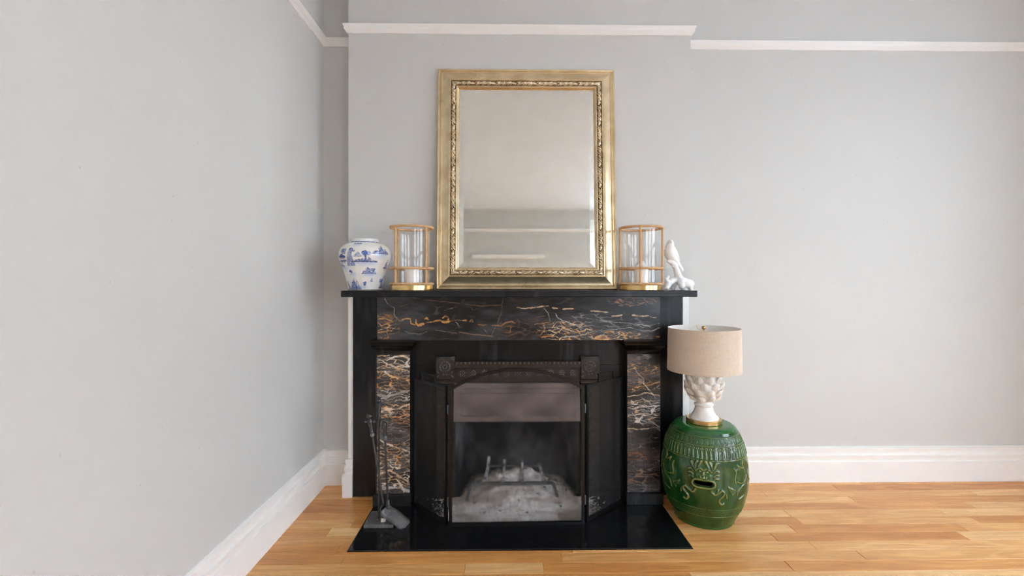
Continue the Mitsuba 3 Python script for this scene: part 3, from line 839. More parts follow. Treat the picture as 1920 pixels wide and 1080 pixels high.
H = ash_h(X, Y)
wid = np.where(Y < -0.057, np.minimum(0.312 - 0.0115 * np.sign(X) + 0.916 * (Y + 0.3035) - 0.022, 0.47), 0.300 - (Y + 0.03) * 0.17)
edge = np.minimum(sm(0.0, 0.05, wid - np.abs(X + 0.004)), sm(-0.288, -0.26, Y))
H = HZ + 0.0012 + H * edge
V = np.stack([X, Y, H], -1)
F4 = grid_faces(*X.shape)
ok = (np.abs(X + 0.004) < wid - 0.004).ravel()
rag = meshkit.fbm(np.stack([X, Y, 0 * X], -1).reshape(-1, 3) * 130, 3, 23)
ok &= rag > 0.74 * sm(0.27, 0.44, np.abs(X + 0.004)).ravel()
ok &= rag > 0.60 - 0.6 * sm(0.0, 0.03, wid - np.abs(X + 0.004)).ravel()
F4 = F4[ok[F4].all(1)]
P = V.reshape(-1, 3)
g = meshkit.fbm(P * 90, 3, 4)
k = sm(0.35, 0.7, meshkit.fbm(P * [9, 12, 9], 4, 6))
c = lin(176, 162, 150)[None] * (1 - k[:, None]) + lin(238, 232, 228)[None] * k[:, None]
thin = sm(0.016, 0.004, H.ravel() - HZ)
c = c * (1 - 0.25 * thin[:, None]) * (0.75 + 0.5 * g[:, None])
c = c * (0.7 + 0.6 * meshkit.noise(P * 330, 17)[:, None])
c = blend(c, lin(60, 54, 50), sm(0.76, 0.84, meshkit.noise(P * 190, 31)) * 0.75)
c = blend(c, lin(120, 96, 76), sm(0.62, 0.78, meshkit.fbm(P * 22, 3, 41)) * 0.6)
used = np.unique(F4)
mp = np.full(len(P), -1)
mp[used] = np.arange(len(used))
put('ash', (P[used], mp[F4]), 'ash', True, parent=tag, color=c[used])
bits = []
for k in range(170):
    x, y = RNG.uniform(-0.27, 0.27), RNG.uniform(-0.24, 0.12)
    i, j = np.argmin(np.abs(X[:, 0] - x)), np.argmin(np.abs(Y[0] - y))
    b = ball((0, 0, 0), 0.0012 + 0.0045 * RNG.uniform(0, 1) ** 3, 1, (RNG.uniform(0.8, 1.8), RNG.uniform(0.7, 1.2), RNG.uniform(0.5, 0.8)))
    b.vertices += RNG.normal(0, 0.0007, b.vertices.shape)
    bits.append(xf(b, (0, 0, 1), RNG.uniform(0, 180), (x, y, H[i, j] + 0.0005)))
bk = put('charcoal_bits', cat(bits), 'charcoal', parent=tag)
labels[bk] = {'kind': 'stuff'}

# ------------------------------------------------------------------ grate
gr = thing('fireplace_grate', 'ash-dusted iron log grate standing in the ash heap', 'grate')
put('front_bar', bar((-0.215, -0.080, 0.092), (0.152, -0.080, 0.092), 0.013), 'grate_iron', parent=gr)
for s, x in ((-1, -0.213), (1, 0.150)):
    put('leg', tube(spline([(x, -0.080, 0.092), (x + s * 0.018, -0.082, 0.090), (x + s * 0.032, -0.086, 0.058), (x + s * 0.044, -0.093, HZ + 0.006)], 9), 0.0062, square=True), 'grate_iron', 30, parent=gr)
    put('end_nut', box(x - 0.006, x + 0.006, -0.086, -0.074, 0.1, 0.112, 0.002), 'grate_iron', parent=gr)
for x0, x1, z1 in ((-0.180, -0.152, 0.165), (-0.080, -0.070, 0.147), (0.020, 0.023, 0.145), (0.132, 0.112, 0.125)):
    put('cross_bar', tube(spline([(x0, -0.082, 0.095), (x0 * 0.6 + x1 * 0.4, -0.03, 0.094), (x0 * 0.3 + x1 * 0.7, 0.05, 0.11), (x1, 0.085, z1)], 10), 0.0065, square=True), 'ash_coated', 30, parent=gr)
put('rear_bar', bar((-0.165, 0.075, 0.118), (0.112, 0.075, 0.118), 0.008), 'grate_iron', parent=gr)
put('rear_leg', bar((-0.15, 0.075, 0.118), (-0.15, 0.085, HZ + 0.004), 0.010), 'grate_iron', parent=gr)
put('rear_leg', bar((0.10, 0.075, 0.118), (0.10, 0.085, HZ + 0.004), 0.010), 'grate_iron', parent=gr)

# ------------------------------------------------------------------ three-panel fire screen
fs = thing('fire_screen', 'black three-panel wire mesh fire screen with arched centre on the hearth', 'fire screen')
SB = HZ + 0.0005


def frame_to_world(m, p0, p1):
    p0, p1 = np.array(p0), np.array(p1)
    e = (p1 - p0) / np.linalg.norm(p1 - p0)
    n = np.array([e[1], -e[0]])                            # to the room when travelling left to right
    v = m.vertices
    m.vertices = np.c_[p0[0] + e[0] * v[:, 0] - n[0] * v[:, 1], p0[1] + e[1] * v[:, 0] - n[1] * v[:, 1], v[:, 2]]
    return m


def wires(poly, pitch, r):
    """Woven wires at 45 degrees clipped to the polygon, each a thin square rod."""
    x0, z0, x1, z1 = poly.bounds
    out_v, out_f = [], []
    for s, yo in ((1, 0.0), (-1, 0.0011)):
        c0 = min(z0 - s * x0, z0 - s * x1)
        c1 = max(z1 - s * x0, z1 - s * x1)
        for cc in np.arange(c0, c1, pitch * math.sqrt(2)):
            g = LineString([(x0 - 1, s * (x0 - 1) + cc), (x1 + 1, s * (x1 + 1) + cc)]).intersection(poly)
            for q in getattr(g, 'geoms', [g]):
                if q.is_empty or q.length < 0.002:
                    continue
                (ax, az), (bx, bz) = q.coords[0], q.coords[-1]
                d = np.array([bx - ax, bz - az]) / q.length
                nx, nz_ = -d[1] * r, d[0] * r
                o = len(out_v)
                for px, pz in ((ax, az), (bx, bz)):
                    out_v += [(px + nx, yo, pz + nz_), (px, yo - r, pz), (px - nx, yo, pz - nz_), (px, yo + r, pz)]
                out_f += [(o + i, o + (i + 1) % 4, o + 4 + (i + 1) % 4, o + 4 + i) for i in range(4)]
    return as_tm((np.array(out_v), np.array(out_f)))


FT = 0.0135
WP, WR = 0.0044, 0.00028
C0, C1 = (-0.316, -0.3165), (0.287, -0.3045)
W = math.hypot(C1[0] - C0[0], C1[1] - C0[1])
ZS, ZA = 0.616, 0.703
sag = ZA - ZS
R = ((W / 2) ** 2 + sag ** 2) / (2 * sag)
half = math.asin(W / 2 / R)


def arch(inset, n=33):
    t = np.linspace(-half, half, n)
    return np.stack([W / 2 + (R - inset) * np.sin(t), ZA - R + (R - inset) * np.cos(t)], 1)


cp = put('centre_panel', frame_to_world(cat([bar((FT / 2, 0, SB), (FT / 2, 0, ZS), FT), bar((W - FT / 2, 0, SB), (W - FT / 2, 0, ZS), FT),
                                            bar((0, 0, SB + FT / 2), (W, 0, SB + FT / 2), FT)]), C0, C1), 'screen_black', parent=fs)
a = arch(FT / 2)
put('arched_bar', frame_to_world(tube(np.c_[a[:, 0], 0 * a[:, 0], a[:, 1]], FT / 2, square=True, up=(0, 1, 0)), C0, C1), 'screen_black', 40, parent=cp)
poly = Polygon([(FT, SB + FT), (W - FT, SB + FT)] + [p for p in arch(FT)[::-1] if FT < p[0] < W - FT])
put('wire_mesh', frame_to_world(wires(poly, WP, WR), C0, C1), 'wire', parent=cp)
for tag2, q0, q1, h0, h1, rev in (('left', (-0.514, -0.1000), (-0.3275, -0.3035), 0.28, 0.68, 0), ('right', (0.2965, -0.288), (0.5090, -0.0900), 0.34, 0.75, 0)):
    L = math.hypot(q1[0] - q0[0], q1[1] - q0[1])
    sp = put('side_panel', frame_to_world(cat([bar((FT / 2, 0, SB), (FT / 2, 0, ZS), FT), bar((L - FT / 2, 0, SB), (L - FT / 2, 0, ZS), FT),
                                              bar((0, 0, SB + FT / 2), (L, 0, SB + FT / 2), FT), bar((0, 0, ZS), (L, 0, ZS), FT)]), q0, q1), 'screen_black', parent=fs)
    put('wire_mesh', frame_to_world(wires(sbox(FT, SB + FT, L - FT, ZS - FT / 2), WP, WR), q0, q1), 'wire', parent=sp)
    put('handle', frame_to_world(cat([bar((L * h0, 0, ZS), (L * h0, 0, ZS + 0.040), 0.008), bar((L * h1, 0, ZS), (L * h1, 0, ZS + 0.040), 0.008),
                                      bar((L * h0 - 0.006, 0, ZS + 0.040), (L * h1 + 0.006, 0, ZS + 0.040), 0.008)]), q0, q1), 'screen_black', parent=sp)
for x, y in ((-0.3215, -0.3105), (0.2915, -0.2975)):
    for z in (0.09, 0.50):
        put('hinge', cat([lathe([(0, z), (0.0045, z), (0.0045, z + 0.035), (0, z + 0.035)], 10, (x, y)), ball((x, y, z + 0.037), 0.0045, 1)]), 'worn_steel', 40, parent=fs)

# ------------------------------------------------------------------ leaning gilt mirror
gm = thing('gilt_mirror', 'tall rectangular mirror in a carved gilt frame leaning on the mantel shelf', 'mirror')
MW, MH, LEAN = 0.897, 1.122, math.radians(3.4)
MX, MY, MZ = -0.4085, -0.0685, 1.0475


def mirror_world(v):
    v = np.asarray(v, float)                               # local: across, up, out
    s, c = math.sin(LEAN), math.cos(LEAN)
    return np.stack([MX + v[:, 0], MY + v[:, 1] * s - v[:, 2] * c, MZ + v[:, 1] * c + v[:, 2] * s], 1)


def on_rail(k, s, u):
    """Local (across, up) of the point s along rail k, u in from the outer edge: bottom, right, top, left."""
    return [(s, u), (MW - u, s), (MW - s, MH - u), (u, MH - s)][k]


def mitred(k, prof):
    Lk = MW if k % 2 == 0 else MH
    v, n = [], len(prof)
    for e in (0, 1):
        for u, d in prof:
            x, z = on_rail(k, u if e == 0 else Lk - u, u)
            v.append((x, z, d))
    f = [(i, (i + 1) % n, n + (i + 1) % n, n + i) for i in range(n)]
    return as_tm((mirror_world(v), np.array(f)))


FP = [(0, 0), (0, 0.013), (0.002, 0.017), (0.006, 0.0195), (0.010, 0.0185), (0.012, 0.0155), (0.0135, 0.0145), (0.016, 0.0150), (0.018, 0.0185), (0.021, 0.0205), (0.024, 0.0200), (0.0255, 0.0180)]
FP += [(0.0255 + 0.0385 * t, 0.018 + 0.018 * t ** 1.7) for t in np.linspace(0.1, 1, 9)]
FP += [(0.0655, 0.0350), (0.067, 0.0370), (0.0695, 0.0372), (0.071, 0.0350), (0.0715, 0.0300), (0.0955, 0.0290), (0.096, 0.0325), (0.0985, 0.0330), (0.100, 0.0310), (0.102, 0.0305), (0.109, 0.0230), (0.1105, 0.0205), (0.1105, 0.0)]
GR = [(0.0714, 0.0296), (0.0716, 0.0306), (0.083, 0.0312), (0.0954, 0.0296), (0.0954, 0.0290)]


def motif(rg):
    j = lambda a: rg.uniform(-a, a)
    out = [ball((0.015, 0, 0.0028), 1.0, 2, (0.0105, 0.0072, 0.0048)), ball((0.0045, 0.003, 0.003), 1.0, 1, (0.006, 0.005, 0.0045)), ball((0.0275, -0.003, 0.003), 1.0, 1, (0.006, 0.0045, 0.0045))]

    def leaf(p, r, flat=0.55):
        q = spline(p, 8)
        m = tube(q, r * np.sin(np.linspace(0.5, 2.95, 8)) ** 0.8, 7, up=(0, 0, 1))
        return m
    for s0, r, e, tw in ((0.028, 0.0042, 1.0, 1), (0.044, 0.0034, 0.8, -0.6), (0.056, 0.0044, 1.0, 1), (0.073, 0.0036, 0.9, -0.6), (0.087, 0.0042, 1.0, 1)):
        q = j(0.002)
        out.append(leaf([(s0 - 0.002 + q, -0.0100 * e * tw, 0.001), (s0 + 0.003 + j(0.002), -0.003 * tw, 0.0066), (s0 + 0.011, 0.005 * tw, 0.0058), (s0 + 0.018 + j(0.003), 0.0102 * e * tw, 0.0010)], r))
        out.append(leaf([(s0 + 0.006 + j(0.002), -0.0098 * tw, 0.001), (s0 + 0.010, -0.006 * tw, 0.0050), (s0 + 0.018 + q, -0.0035 * tw, 0.0040), (s0 + 0.022, 0.001 * tw, 0.0012)], 0.0027))
        out.append(leaf([(s0 - 0.007 + q, 0.001 * tw, 0.001), (s0 - 0.002, 0.004 * tw, 0.0048), (s0 + 0.004 + j(0.002), 0.0085 * tw, 0.0040), (s0 + 0.009, 0.0105 * tw, 0.0010)], 0.0025))
    return cat(out)


MOTIFS = [motif(random.Random(40 + i)) for i in range(5)]
for k in range(4):
    Lk = MW if k % 2 == 0 else MH
    rail = put('frame_rail', mitred(k, FP), 'gilt', 32, parent=gm)
    put('carved_ground', mitred(k, GR), 'gilt_ground', parent=rail)
    s0, s1 = 0.088, Lk - 0.088
    n = round((s1 - s0) / 0.106)
    for i in range(n):
        sc = (s1 - s0) / n / 0.108
        m = MOTIFS[(i * 3 + k) % 5].copy()
        v = m.vertices
        s = s0 + (s1 - s0) * i / n + v[:, 0] * sc
        loc = np.array([on_rail(k, a, 0.0834 + b) for a, b in zip(s, v[:, 1])])
        m.vertices = mirror_world(np.c_[loc, v[:, 2] * 1.05 + 0.0305])
        put('carved_leaf', m, 'gilt_carved', 50, parent=rail)
    # a leaf over each corner
    ang = np.linspace(0, 1, 5)
    cl = []
    for e in (-0.5, -0.15, 0.15, 0.5):
        p = [(0.0765, 0.0765), (0.086, 0.086 ), (0.094, 0.094)]
        q = spline([(a + e * 0.012 * j, b - e * 0.012 * j) for j, (a, b) in enumerate(p)], 6)
        q = np.array([on_rail(k, a, b) for a, b in q])
        cl.append(tube(mirror_world(np.c_[q, 0.031 + 0.006 * np.sin(np.linspace(0.4, 2.8, 6))]), 0.0025, 6))
    put('corner_leaf', cat(cl), 'gilt_carved', 50, parent=rail)
g0, gd, bw = 0.1095, 0.0195, 0.024
put('looking_glass', as_tm((mirror_world([(x, z, gd) for x, z in ((g0 + bw, g0 + bw), (MW - g0 - bw, g0 + bw), (MW - g0 - bw, MH - g0 - bw), (g0 + bw, MH - g0 - bw))]), np.array([[0, 1, 2, 3]]))), 'silvered', parent=gm)
bv = []
for k in range(4):
    Lk = MW if k % 2 == 0 else MH
    v = [(*on_rail(k, s, u), d) for s, u, d in ((g0, g0, gd - 0.0014), (Lk - g0, g0, gd - 0.0014), (Lk - g0 - bw, g0 + bw, gd), (g0 + bw, g0 + bw, gd))]
    put('bevel', as_tm((mirror_world(v), np.array([[0, 1, 2, 3]]))), 'silvered', parent=gm)
put('backing', as_tm(trimesh.Trimesh(mirror_world(box(0.02, MW - 0.02, 0.02, MH - 0.02, 0.001, 0.012).vertices), box(0, 1, 0, 1, 0, 1).faces, process=False)), 'soot_brick', parent=gm)
# ------------------------------------------------------------------ rattan lanterns with candles
SH = 1.0472
RING_R = 0.1005


def ripple_ring(R, z, r=0.0060, c=(0, 0), n=720, wraps=180):
    a = np.arange(n) * 2 * np.pi / n
    p = np.stack([c[0] + R * np.cos(a), c[1] + R * np.sin(a), np.full(n, z)], 1)
    return tube(p, r * (1 + 0.10 * np.cos(a * wraps)), 8, closed=True, up=(0, 0, 1))


def cane(x, y, z0, z1, r=0.0056):
    z = np.linspace(z0, z1, 60)
    return tube(np.c_[0 * z + x, 0 * z + y, z], r * (1 + 0.05 * np.sin(z * 900)), 8)


def lantern(cx, cy, deg, label):
    t = thing('rattan_lantern', label, 'candle lantern', None)
    put('base', lathe([(0, SH), (0.100, SH), (0.1015, SH + 0.002), (0.1015, SH + 0.0235), (0.1005, SH + 0.025), (0.092, SH + 0.025), (0.092, SH + 0.023), (0, SH + 0.023)], 96, (cx, cy)), 'brass', 35, parent=t)
    for z in (SH + 0.031, SH + 0.105, 1.349):
        put('ring', ripple_ring(RING_R, z, c=(cx, cy)), 'rattan', True, parent=t)
    for k in range(4):
        a = math.radians(deg + 90 * k)
        x, y = cx + (RING_R - 0.0005) * math.cos(a), cy + (RING_R - 0.0005) * math.sin(a)
        po = put('post', cane(x, y, SH + 0.027, 1.350), 'rattan', True, parent=t)
        bx, by = cx + (RING_R + 0.0058) * math.cos(a), cy + (RING_R + 0.0058) * math.sin(a)
        ex, ey = -math.sin(a), math.cos(a)
        for z in (SH + 0.105,):
            put('binding', cat([tube([(bx + ex * 0.006 * s, by + ey * 0.006 * s, z - 0.006), (bx - ex * 0.006 * s, by - ey * 0.006 * s, z + 0.006)], 0.0012, 6) for s in (-1, 1)]), 'rattan_binding', parent=po)
    n = 96
    a = np.arange(n) * 2 * np.pi / n
    v = np.concatenate([np.stack([cx + 0.088 * np.cos(a), cy + 0.088 * np.sin(a), np.full(n, z)], 1) for z in (SH + 0.0235, 1.338)])
    i = np.arange(n)
    put('glass_cylinder', as_tm((v, np.stack([i, (i + 1) % n, n + (i + 1) % n, n + i], 1))), 'clear_glass', True, parent=t)
    return t


lantern(-0.520, -0.120, -127, 'rattan candle lantern between the blue and white jar and the gilt mirror')
lantern(0.595, -0.120, -107.5, 'rattan candle lantern between the gilt mirror and the white bird figurine')


def candle(cx, cy, r, h, peak, label):
    t = thing('candle', label, 'candle')
    n, z0 = 48, SH + 0.0236
    a = np.arange(n) * 2 * np.pi / n
    rad = [0, r * 0.97, r, r, r * 0.985, r * 0.93, r * 0.80, r * 0.4, 0]
    zz = [0, 0, 0.002, 0.9, 0.985, 1.0, 0.955, 0.93, 0.925]
    v = []
    for q in range(len(rad)):
        up = 1 + peak * np.maximum(0, np.cos(a - 1.2)) ** 4 * (zz[q] > 0.9) * (rad[q] / r) ** 2
        v.append(np.stack([cx + rad[q] * np.cos(a), cy + rad[q] * np.sin(a), z0 + h * zz[q] * up], 1))
    v = np.stack(v, 1).reshape(-1, 3)
    put('wax', as_tm((v, grid_faces(n, len(rad), wrap_u=True))), 'wax', 50, parent=t)
    put('wick', tube([(cx, cy, z0 + h * 0.92), (cx + 0.001, cy, z0 + h * 0.92 + 0.008), (cx + 0.003, cy, z0 + h * 0.92 + 0.013)], 0.0009, 6), 'wick', parent=t)


candle(-0.518, -0.120, 0.0345, 0.080, 0.0, 'short white pillar candle inside the lantern beside the blue and white jar')
candle(0.598, -0.120, 0.032, 0.092, 0.35, 'white pillar candle with a raised rim inside the lantern beside the bird figurine')

# ------------------------------------------------------------------ blue and white jar
jar = thing('ginger_jar', 'blue and white porcelain jar painted with landscapes at the left end of the mantel', 'jar')
JX, JY = -0.745, -0.120
JS = 2.28 / 880                                            # metres of one unit of the jar's drawing
PROF = np.array([(30, 541.5), (30.4, 540), (30.5, 538.5), (29.6, 537.5), (30.5, 534), (31.8, 528), (34.0, 519), (36.6, 510), (39.4, 500), (42.5, 491), (45.2, 484), (46.5, 478), (46.3, 472), (44.4, 466.5), (41, 461.5), (36, 457.5), (30, 455), (25.5, 453.8)], float)
tt = spline(PROF, 260)
NA = 520
ang = np.arange(NA) * 2 * np.pi / NA
lobes = 0.010 * sm(530, 505, tt[:, 1]) * 0 + 0.012 * sm(470, 490, tt[:, 1]) * sm(541, 520, tt[:, 1])
rr = tt[None, :, 0] * JS * (1 + lobes[None] * (np.abs(np.sin(ang * 8))[:, None] - 0.5))
zz = SH + (541.5 - tt[:, 1]) * JS
CAM_A = math.atan2(EYE[1] - JY, EYE[0] - JX)               # the painted front was turned towards the room when it was set down
A = ang - CAM_A
A = (A + np.pi) % (2 * np.pi) - np.pi
V = np.stack([JX + rr * np.cos(ang)[:, None], JY + rr * np.sin(ang)[:, None], np.broadcast_to(zz[None], rr.shape)], -1).reshape(-1, 3)
phi = np.repeat(A, len(tt))
tv = np.tile(tt[:, 1], NA)
s46 = 46.0
# the drawing: s runs round the jar, t runs down it; it is painted twice around
S = np.where(np.abs(phi) < np.pi / 2, phi, np.where(phi > 0, np.pi - phi, -np.pi - phi)) * s46
Q = np.c_[S, tv]
flat3 = np.c_[Q, np.where(np.abs(phi) < np.pi / 2, 0, 50)]
n1 = meshkit.fbm(flat3 * 0.55, 3, 2)
n2 = meshkit.noise(flat3 * [0.9, 0.9, 1], 9)
c = np.tile(lin(226, 225, 221), (len(Q), 1)) * (0.97 + 0.05 * meshkit.fbm(flat3 * 0.05, 2, 1)[:, None])
DARK, MID, PALE = lin(30, 56, 130), lin(78, 110, 178), lin(168, 188, 220)
INK = 0.92


def sx(px, t):
    r = np.interp(-t, -PROF[:, 1], PROF[:, 0])
    return math.asin(max(-0.99, min(0.99, (px - 684.5) / r))) * s46


def stain(c, mask, col, a=1.0):
    return blend(c, col, np.clip(mask, 0, 1) * a * INK)


def wash(c, px, t, w, h, a=0.6):
    x = sx(px, t)
    return stain(c, np.exp(-((Q[:, 0] - x) / w) ** 2 - ((tv - t) / h) ** 2), PALE, a)


def isle(c, px, t, w, h, seed=0):
    """A low shore with tufts and rocks on it."""
    x = sx(px, t)
    u = (Q[:, 0] - x) / w
    top = t - h * np.clip(1 - u * u, 0, 1) * (0.35 + 1.3 * meshkit.fbm(np.c_[Q[:, 0] * 0.5 + seed * 7, 0 * tv, 0 * tv], 2, seed))
    inside = sm(0.4, -0.2, top - tv) * 0 + (tv > top) * (tv < t + 0.6) * (np.abs(u) < 1)
    c = stain(c, inside * sm(0.34, 0.5, n1), MID, 0.85)
    c = stain(c, inside * sm(0.52, 0.6, n2), DARK, 0.9)
    shore = np.exp(-((tv - t - 0.25 * np.sin(Q[:, 0] * 0.8)) / 0.75) ** 2) * (np.abs(u) < 1)
    c = stain(c, shore, DARK, 0.85)
    return stain(c, np.exp(-((tv - t - 2.6) / 1.6) ** 2) * sm(1.0, 0.5, np.abs(u)), PALE, 0.6)


def tree(c, px, t, w, h, seed=0):
    x = sx(px, t)
    c = stain(c, (np.abs(Q[:, 0] - x) < 0.7) * (tv < t) * (tv > t - h * 0.6), DARK, 0.8)
    for k in range(5):
        rg = random.Random(seed * 11 + k)
        cx, cy, r = x + rg.uniform(-0.7, 0.7) * w, t - h * rg.uniform(0.5, 1.0), w * rg.uniform(0.35, 0.6)
        d = np.hypot(Q[:, 0] - cx, (tv - cy) * 1.25)
        c = stain(c, sm(r, r * 0.8, d) * sm(0.3, 0.42, n1), MID, 0.8)
        c = stain(c, sm(r, r * 0.8, d) * sm(0.55, 0.62, n2), DARK, 0.9)
    return c


def mountain(c, px, t, w, h, lean=0.0):
    x = sx(px, t)
    k = np.clip((t - tv) / h, 0, 1)
    u = (Q[:, 0] - x - lean * k * h) / (w * (1 - k * 0.8))
    m = (np.abs(u) < 1) * (tv < t) * (tv > t - h)
    c = stain(c, m * sm(0.25, 0.4, n1), MID, 0.75)
    ridge = np.abs(np.sin((Q[:, 0] * 0.9 + tv * 0.55) * 0.9 + n1 * 6))
    return stain(c, m * (1 - sm(0.15, 0.4, ridge)), DARK, 0.8)


def hall(c, px, t, w, h):
    x = sx(px, t)
    u = np.abs(Q[:, 0] - x)
    for k, (dy, ww) in enumerate(((0, 1.0), (-0.45, 0.9))):
        c = stain(c, (u < w * ww) * (np.abs(tv - t - dy * h) < h * 0.10), DARK, 1.0)
        c = stain(c, (u < w * ww * 0.8) * (tv > t + dy * h) * (tv < t + dy * h + h * 0.3) * (np.abs(np.sin(Q[:, 0] * 1.5)) > 0.6), DARK, 0.8)
    c = stain(c, (u < w * (1 - np.clip((t - h * 0.55 - tv) / (h * 0.3), 0, 1))) * (tv < t - h * 0.5) * (tv > t - h * 0.8), DARK, 1.0)
    return c


for px, t, w, h in ((650, 501, 14, 5), (690, 494, 22, 5), (692, 512, 16, 6), (712, 480, 12, 6), (672, 537, 22, 4), (716, 520, 6, 9), (664, 512, 8, 4)):
    c = wash(c, px, t, w, h, 0.6)
c = mountain(c, 661, 497, 10, 28, 0.02)
c = tree(c, 661, 476, 6, 10, 1)
c = hall(c, 646, 488, 13, 15)
c = tree(c, 646, 481, 9, 12, 2)
c = isle(c, 645, 497, 14, 6, 3)
c = mountain(c, 672, 481, 8, 8)
c = tree(c, 685, 489, 10, 20, 4)
c = isle(c, 684, 490, 25, 6, 5)
c = isle(c, 713, 475, 19, 11, 6)
c = tree(c, 661, 513, 5, 9, 7)
c = isle(c, 692, 511, 17, 10, 8)
c = tree(c, 698, 508, 5, 7, 9)
c = mountain(c, 695.5, 526, 4.4, 7)
c = isle(c, 720, 501, 9, 11, 10)
c = mountain(c, 658, 540, 8, 16, -0.35)
c = isle(c, 668, 539, 17, 15, 11)
c = tree(c, 684, 538, 7, 13, 12)
c = tree(c, 711, 536, 10, 15, 13)
c = isle(c, 712, 537, 12, 9, 14)
c = isle(c, 672, 457.5, 10, 2.4, 15)
c = isle(c, 719, 518, 6, 9, 16)
put('body', as_tm((V, grid_faces(NA, len(tt), wrap_u=True))), 'porcelain', True, parent=jar, color=c)
zr = lambda t: SH + (541.5 - t) * JS
put('lip', lathe([(25.6 * JS, zr(454.2)), (24.3 * JS, zr(452.6)), (24.6 * JS, zr(451.5)), (24.8 * JS, zr(448)), (24.4 * JS, zr(446.4)), (23 * JS, zr(446)), (21.8 * JS, zr(447)), (21.5 * JS, zr(456)), (20, zr(456))][:8], 96, (JX, JY)), 'porcelain_white', 50, parent=jar)
put('lip_line', lathe([(24.3 * JS, zr(453.4)), (25.1 * JS, zr(453.2)), (24.9 * JS, zr(452.0)), (24.3 * JS, zr(452.0))], 96, (JX, JY)), 'cobalt_line', 50, parent=jar)
put('foot_ring', lathe([(0, SH), (30.2 * JS, SH), (30.8 * JS, zr(541.0)), (30.9 * JS, zr(539.6)), (30.3 * JS, zr(538.6))], 96, (JX, JY)), 'bisque_rim', 40, parent=jar)

# ------------------------------------------------------------------ white bird figurine on a branch


def chain(pts):
    """Tapered limbs between (x, y, z, r) points."""
    return list(zip(pts[:-1], pts[1:]))


def merge(limbs, h, k=0.0022):
    """One smooth skin over the limbs: a blended distance field meshed by surface nets."""
    pts = np.array([p for l in limbs for p in l])
    lo, hi = (pts[:, :3] - pts[:, 3:]).min(0) - 3 * h, (pts[:, :3] + pts[:, 3:]).max(0) + 3 * h
    ax = [np.arange(l, u, h) for l, u in zip(lo, hi)]
    G = np.stack(np.meshgrid(*ax, indexing='ij'), -1)
    acc = np.zeros(G.shape[:3])
    for p, q in limbs:
        p, q = np.array(p), np.array(q)
        ab = q[:3] - p[:3]
        t = np.clip(((G - p[:3]) @ ab) / (ab @ ab + 1e-12), 0, 1)
        d = np.linalg.norm(G - p[:3] - t[..., None] * ab, axis=-1) - (p[3] + (q[3] - p[3]) * t)
        acc += np.exp(np.clip(-d / k, -60, 60))
    S = -k * np.log(acc + 1e-30)
    n = np.array(S.shape) - 1
    tot, cnt = np.zeros((*n, 3)), np.zeros(n)
    for axis in range(3):
        for o1 in (0, 1):
            for o2 in (0, 1):
                off = [0, 0, 0]
                off[(axis + 1) % 3], off[(axis + 2) % 3] = o1, o2
                sl0 = tuple(slice(o, o + m) for o, m in zip(off, n))
                off2 = list(off)
                off2[axis] = 1
                sl1 = tuple(slice(o, o + m) for o, m in zip(off2, n))
                s0, s1 = S[sl0], S[sl1]
                x = (s0 < 0) != (s1 < 0)
                t = np.where(x, s0 / np.where(x, s0 - s1, 1), 0)
                tot += np.where(x[..., None], G[sl0] + t[..., None] * (G[sl1] - G[sl0]), 0)
                cnt += x
    on = cnt > 0
    idx = np.full(n, -1)
    idx[on] = np.arange(on.sum())
    V = tot[on] / cnt[on][:, None]
    F = []
    for axis in range(3):
        u, w = (axis + 1) % 3, (axis + 2) % 3
        m = [slice(1, -1)] * 3
        m[axis] = slice(0, -1)
        m2 = list(m)
        m2[axis] = slice(1, None)
        x0, x1 = S[tuple(m)], S[tuple(m2)]
        e = np.argwhere((x0 < 0) != (x1 < 0))
        flip = x0[tuple(e.T)] < 0
        e = e + np.array([0 if i == axis else 1 for i in range(3)])
        c_ = []
        for du, dw in ((-1, -1), (0, -1), (0, 0), (-1, 0)):
            q = e.copy()
            q[:, u] += du
            q[:, w] += dw
            c_.append(idx[tuple(q.T)])
        c_ = np.stack(c_, 1)
        F.append(np.where(flip[:, None], c_, c_[:, ::-1]))
    return as_tm((V, np.vstack(F)))


def bp(px, py, r, y=0.0):
    """Figurine drawing units to metres."""
    k = 2.27 / 880
    return (-0.066 + (px - 947.7) * k, -0.120 + y, 1.084 - (py - 530) * k, r * k * 1.04)


bird = thing('bird_figurine', 'white ceramic bird perched on a knotty branch at the right end of the mantel', 'figurine')
brn = [chain([bp(1255, 490, 3.6, -0.010), bp(1261, 490, 5.0, -0.004), bp(1268, 497, 5.2), bp(1272, 508, 5.2), bp(1275, 518, 6.0), bp(1279, 527, 8.2)]),
       chain([bp(1279, 526, 8.0), bp(1290, 531, 8.2, 0.004), bp(1298, 532, 7.6, 0.008)]), chain([bp(1274, 523, 5.0), bp(1262, 527, 5.2), bp(1254, 534, 4.4, -0.016), bp(1249, 540, 3.6, -0.032)]),
       chain([bp(1254, 532, 3.6, -0.014), bp(1251, 523, 2.8, -0.012), bp(1254.5, 518.5, 2.2, -0.010)]), chain([bp(1281, 528, 7), bp(1278, 537.5, 5.0, -0.022)]),
       chain([bp(1278, 524, 4, -0.006), bp(1275.5, 520.5, 2.4, -0.014)]), chain([bp(1270, 528, 4.4, 0.008), bp(1267, 540, 4.0, 0.016)]), chain([bp(1296, 534, 6, 0.006), bp(1299, 541.5, 4.2, 0.004)]),
       chain([bp(1284, 534, 6), bp(1286, 541, 5, 0.012)]), chain([bp(1266, 497, 3.4, -0.004), bp(1262, 499.5, 2.0, -0.010)])]
m = merge([q for b in brn for q in b], 0.0015)
v = m.vertices
m.vertices = v + m.vertex_normals * ((meshkit.fbm(v * [220, 220, 60], 3, 5) - 0.5) * 0.0016)[:, None]
m.vertices[:, 2] = np.maximum(m.vertices[:, 2], SH + 0.0001)
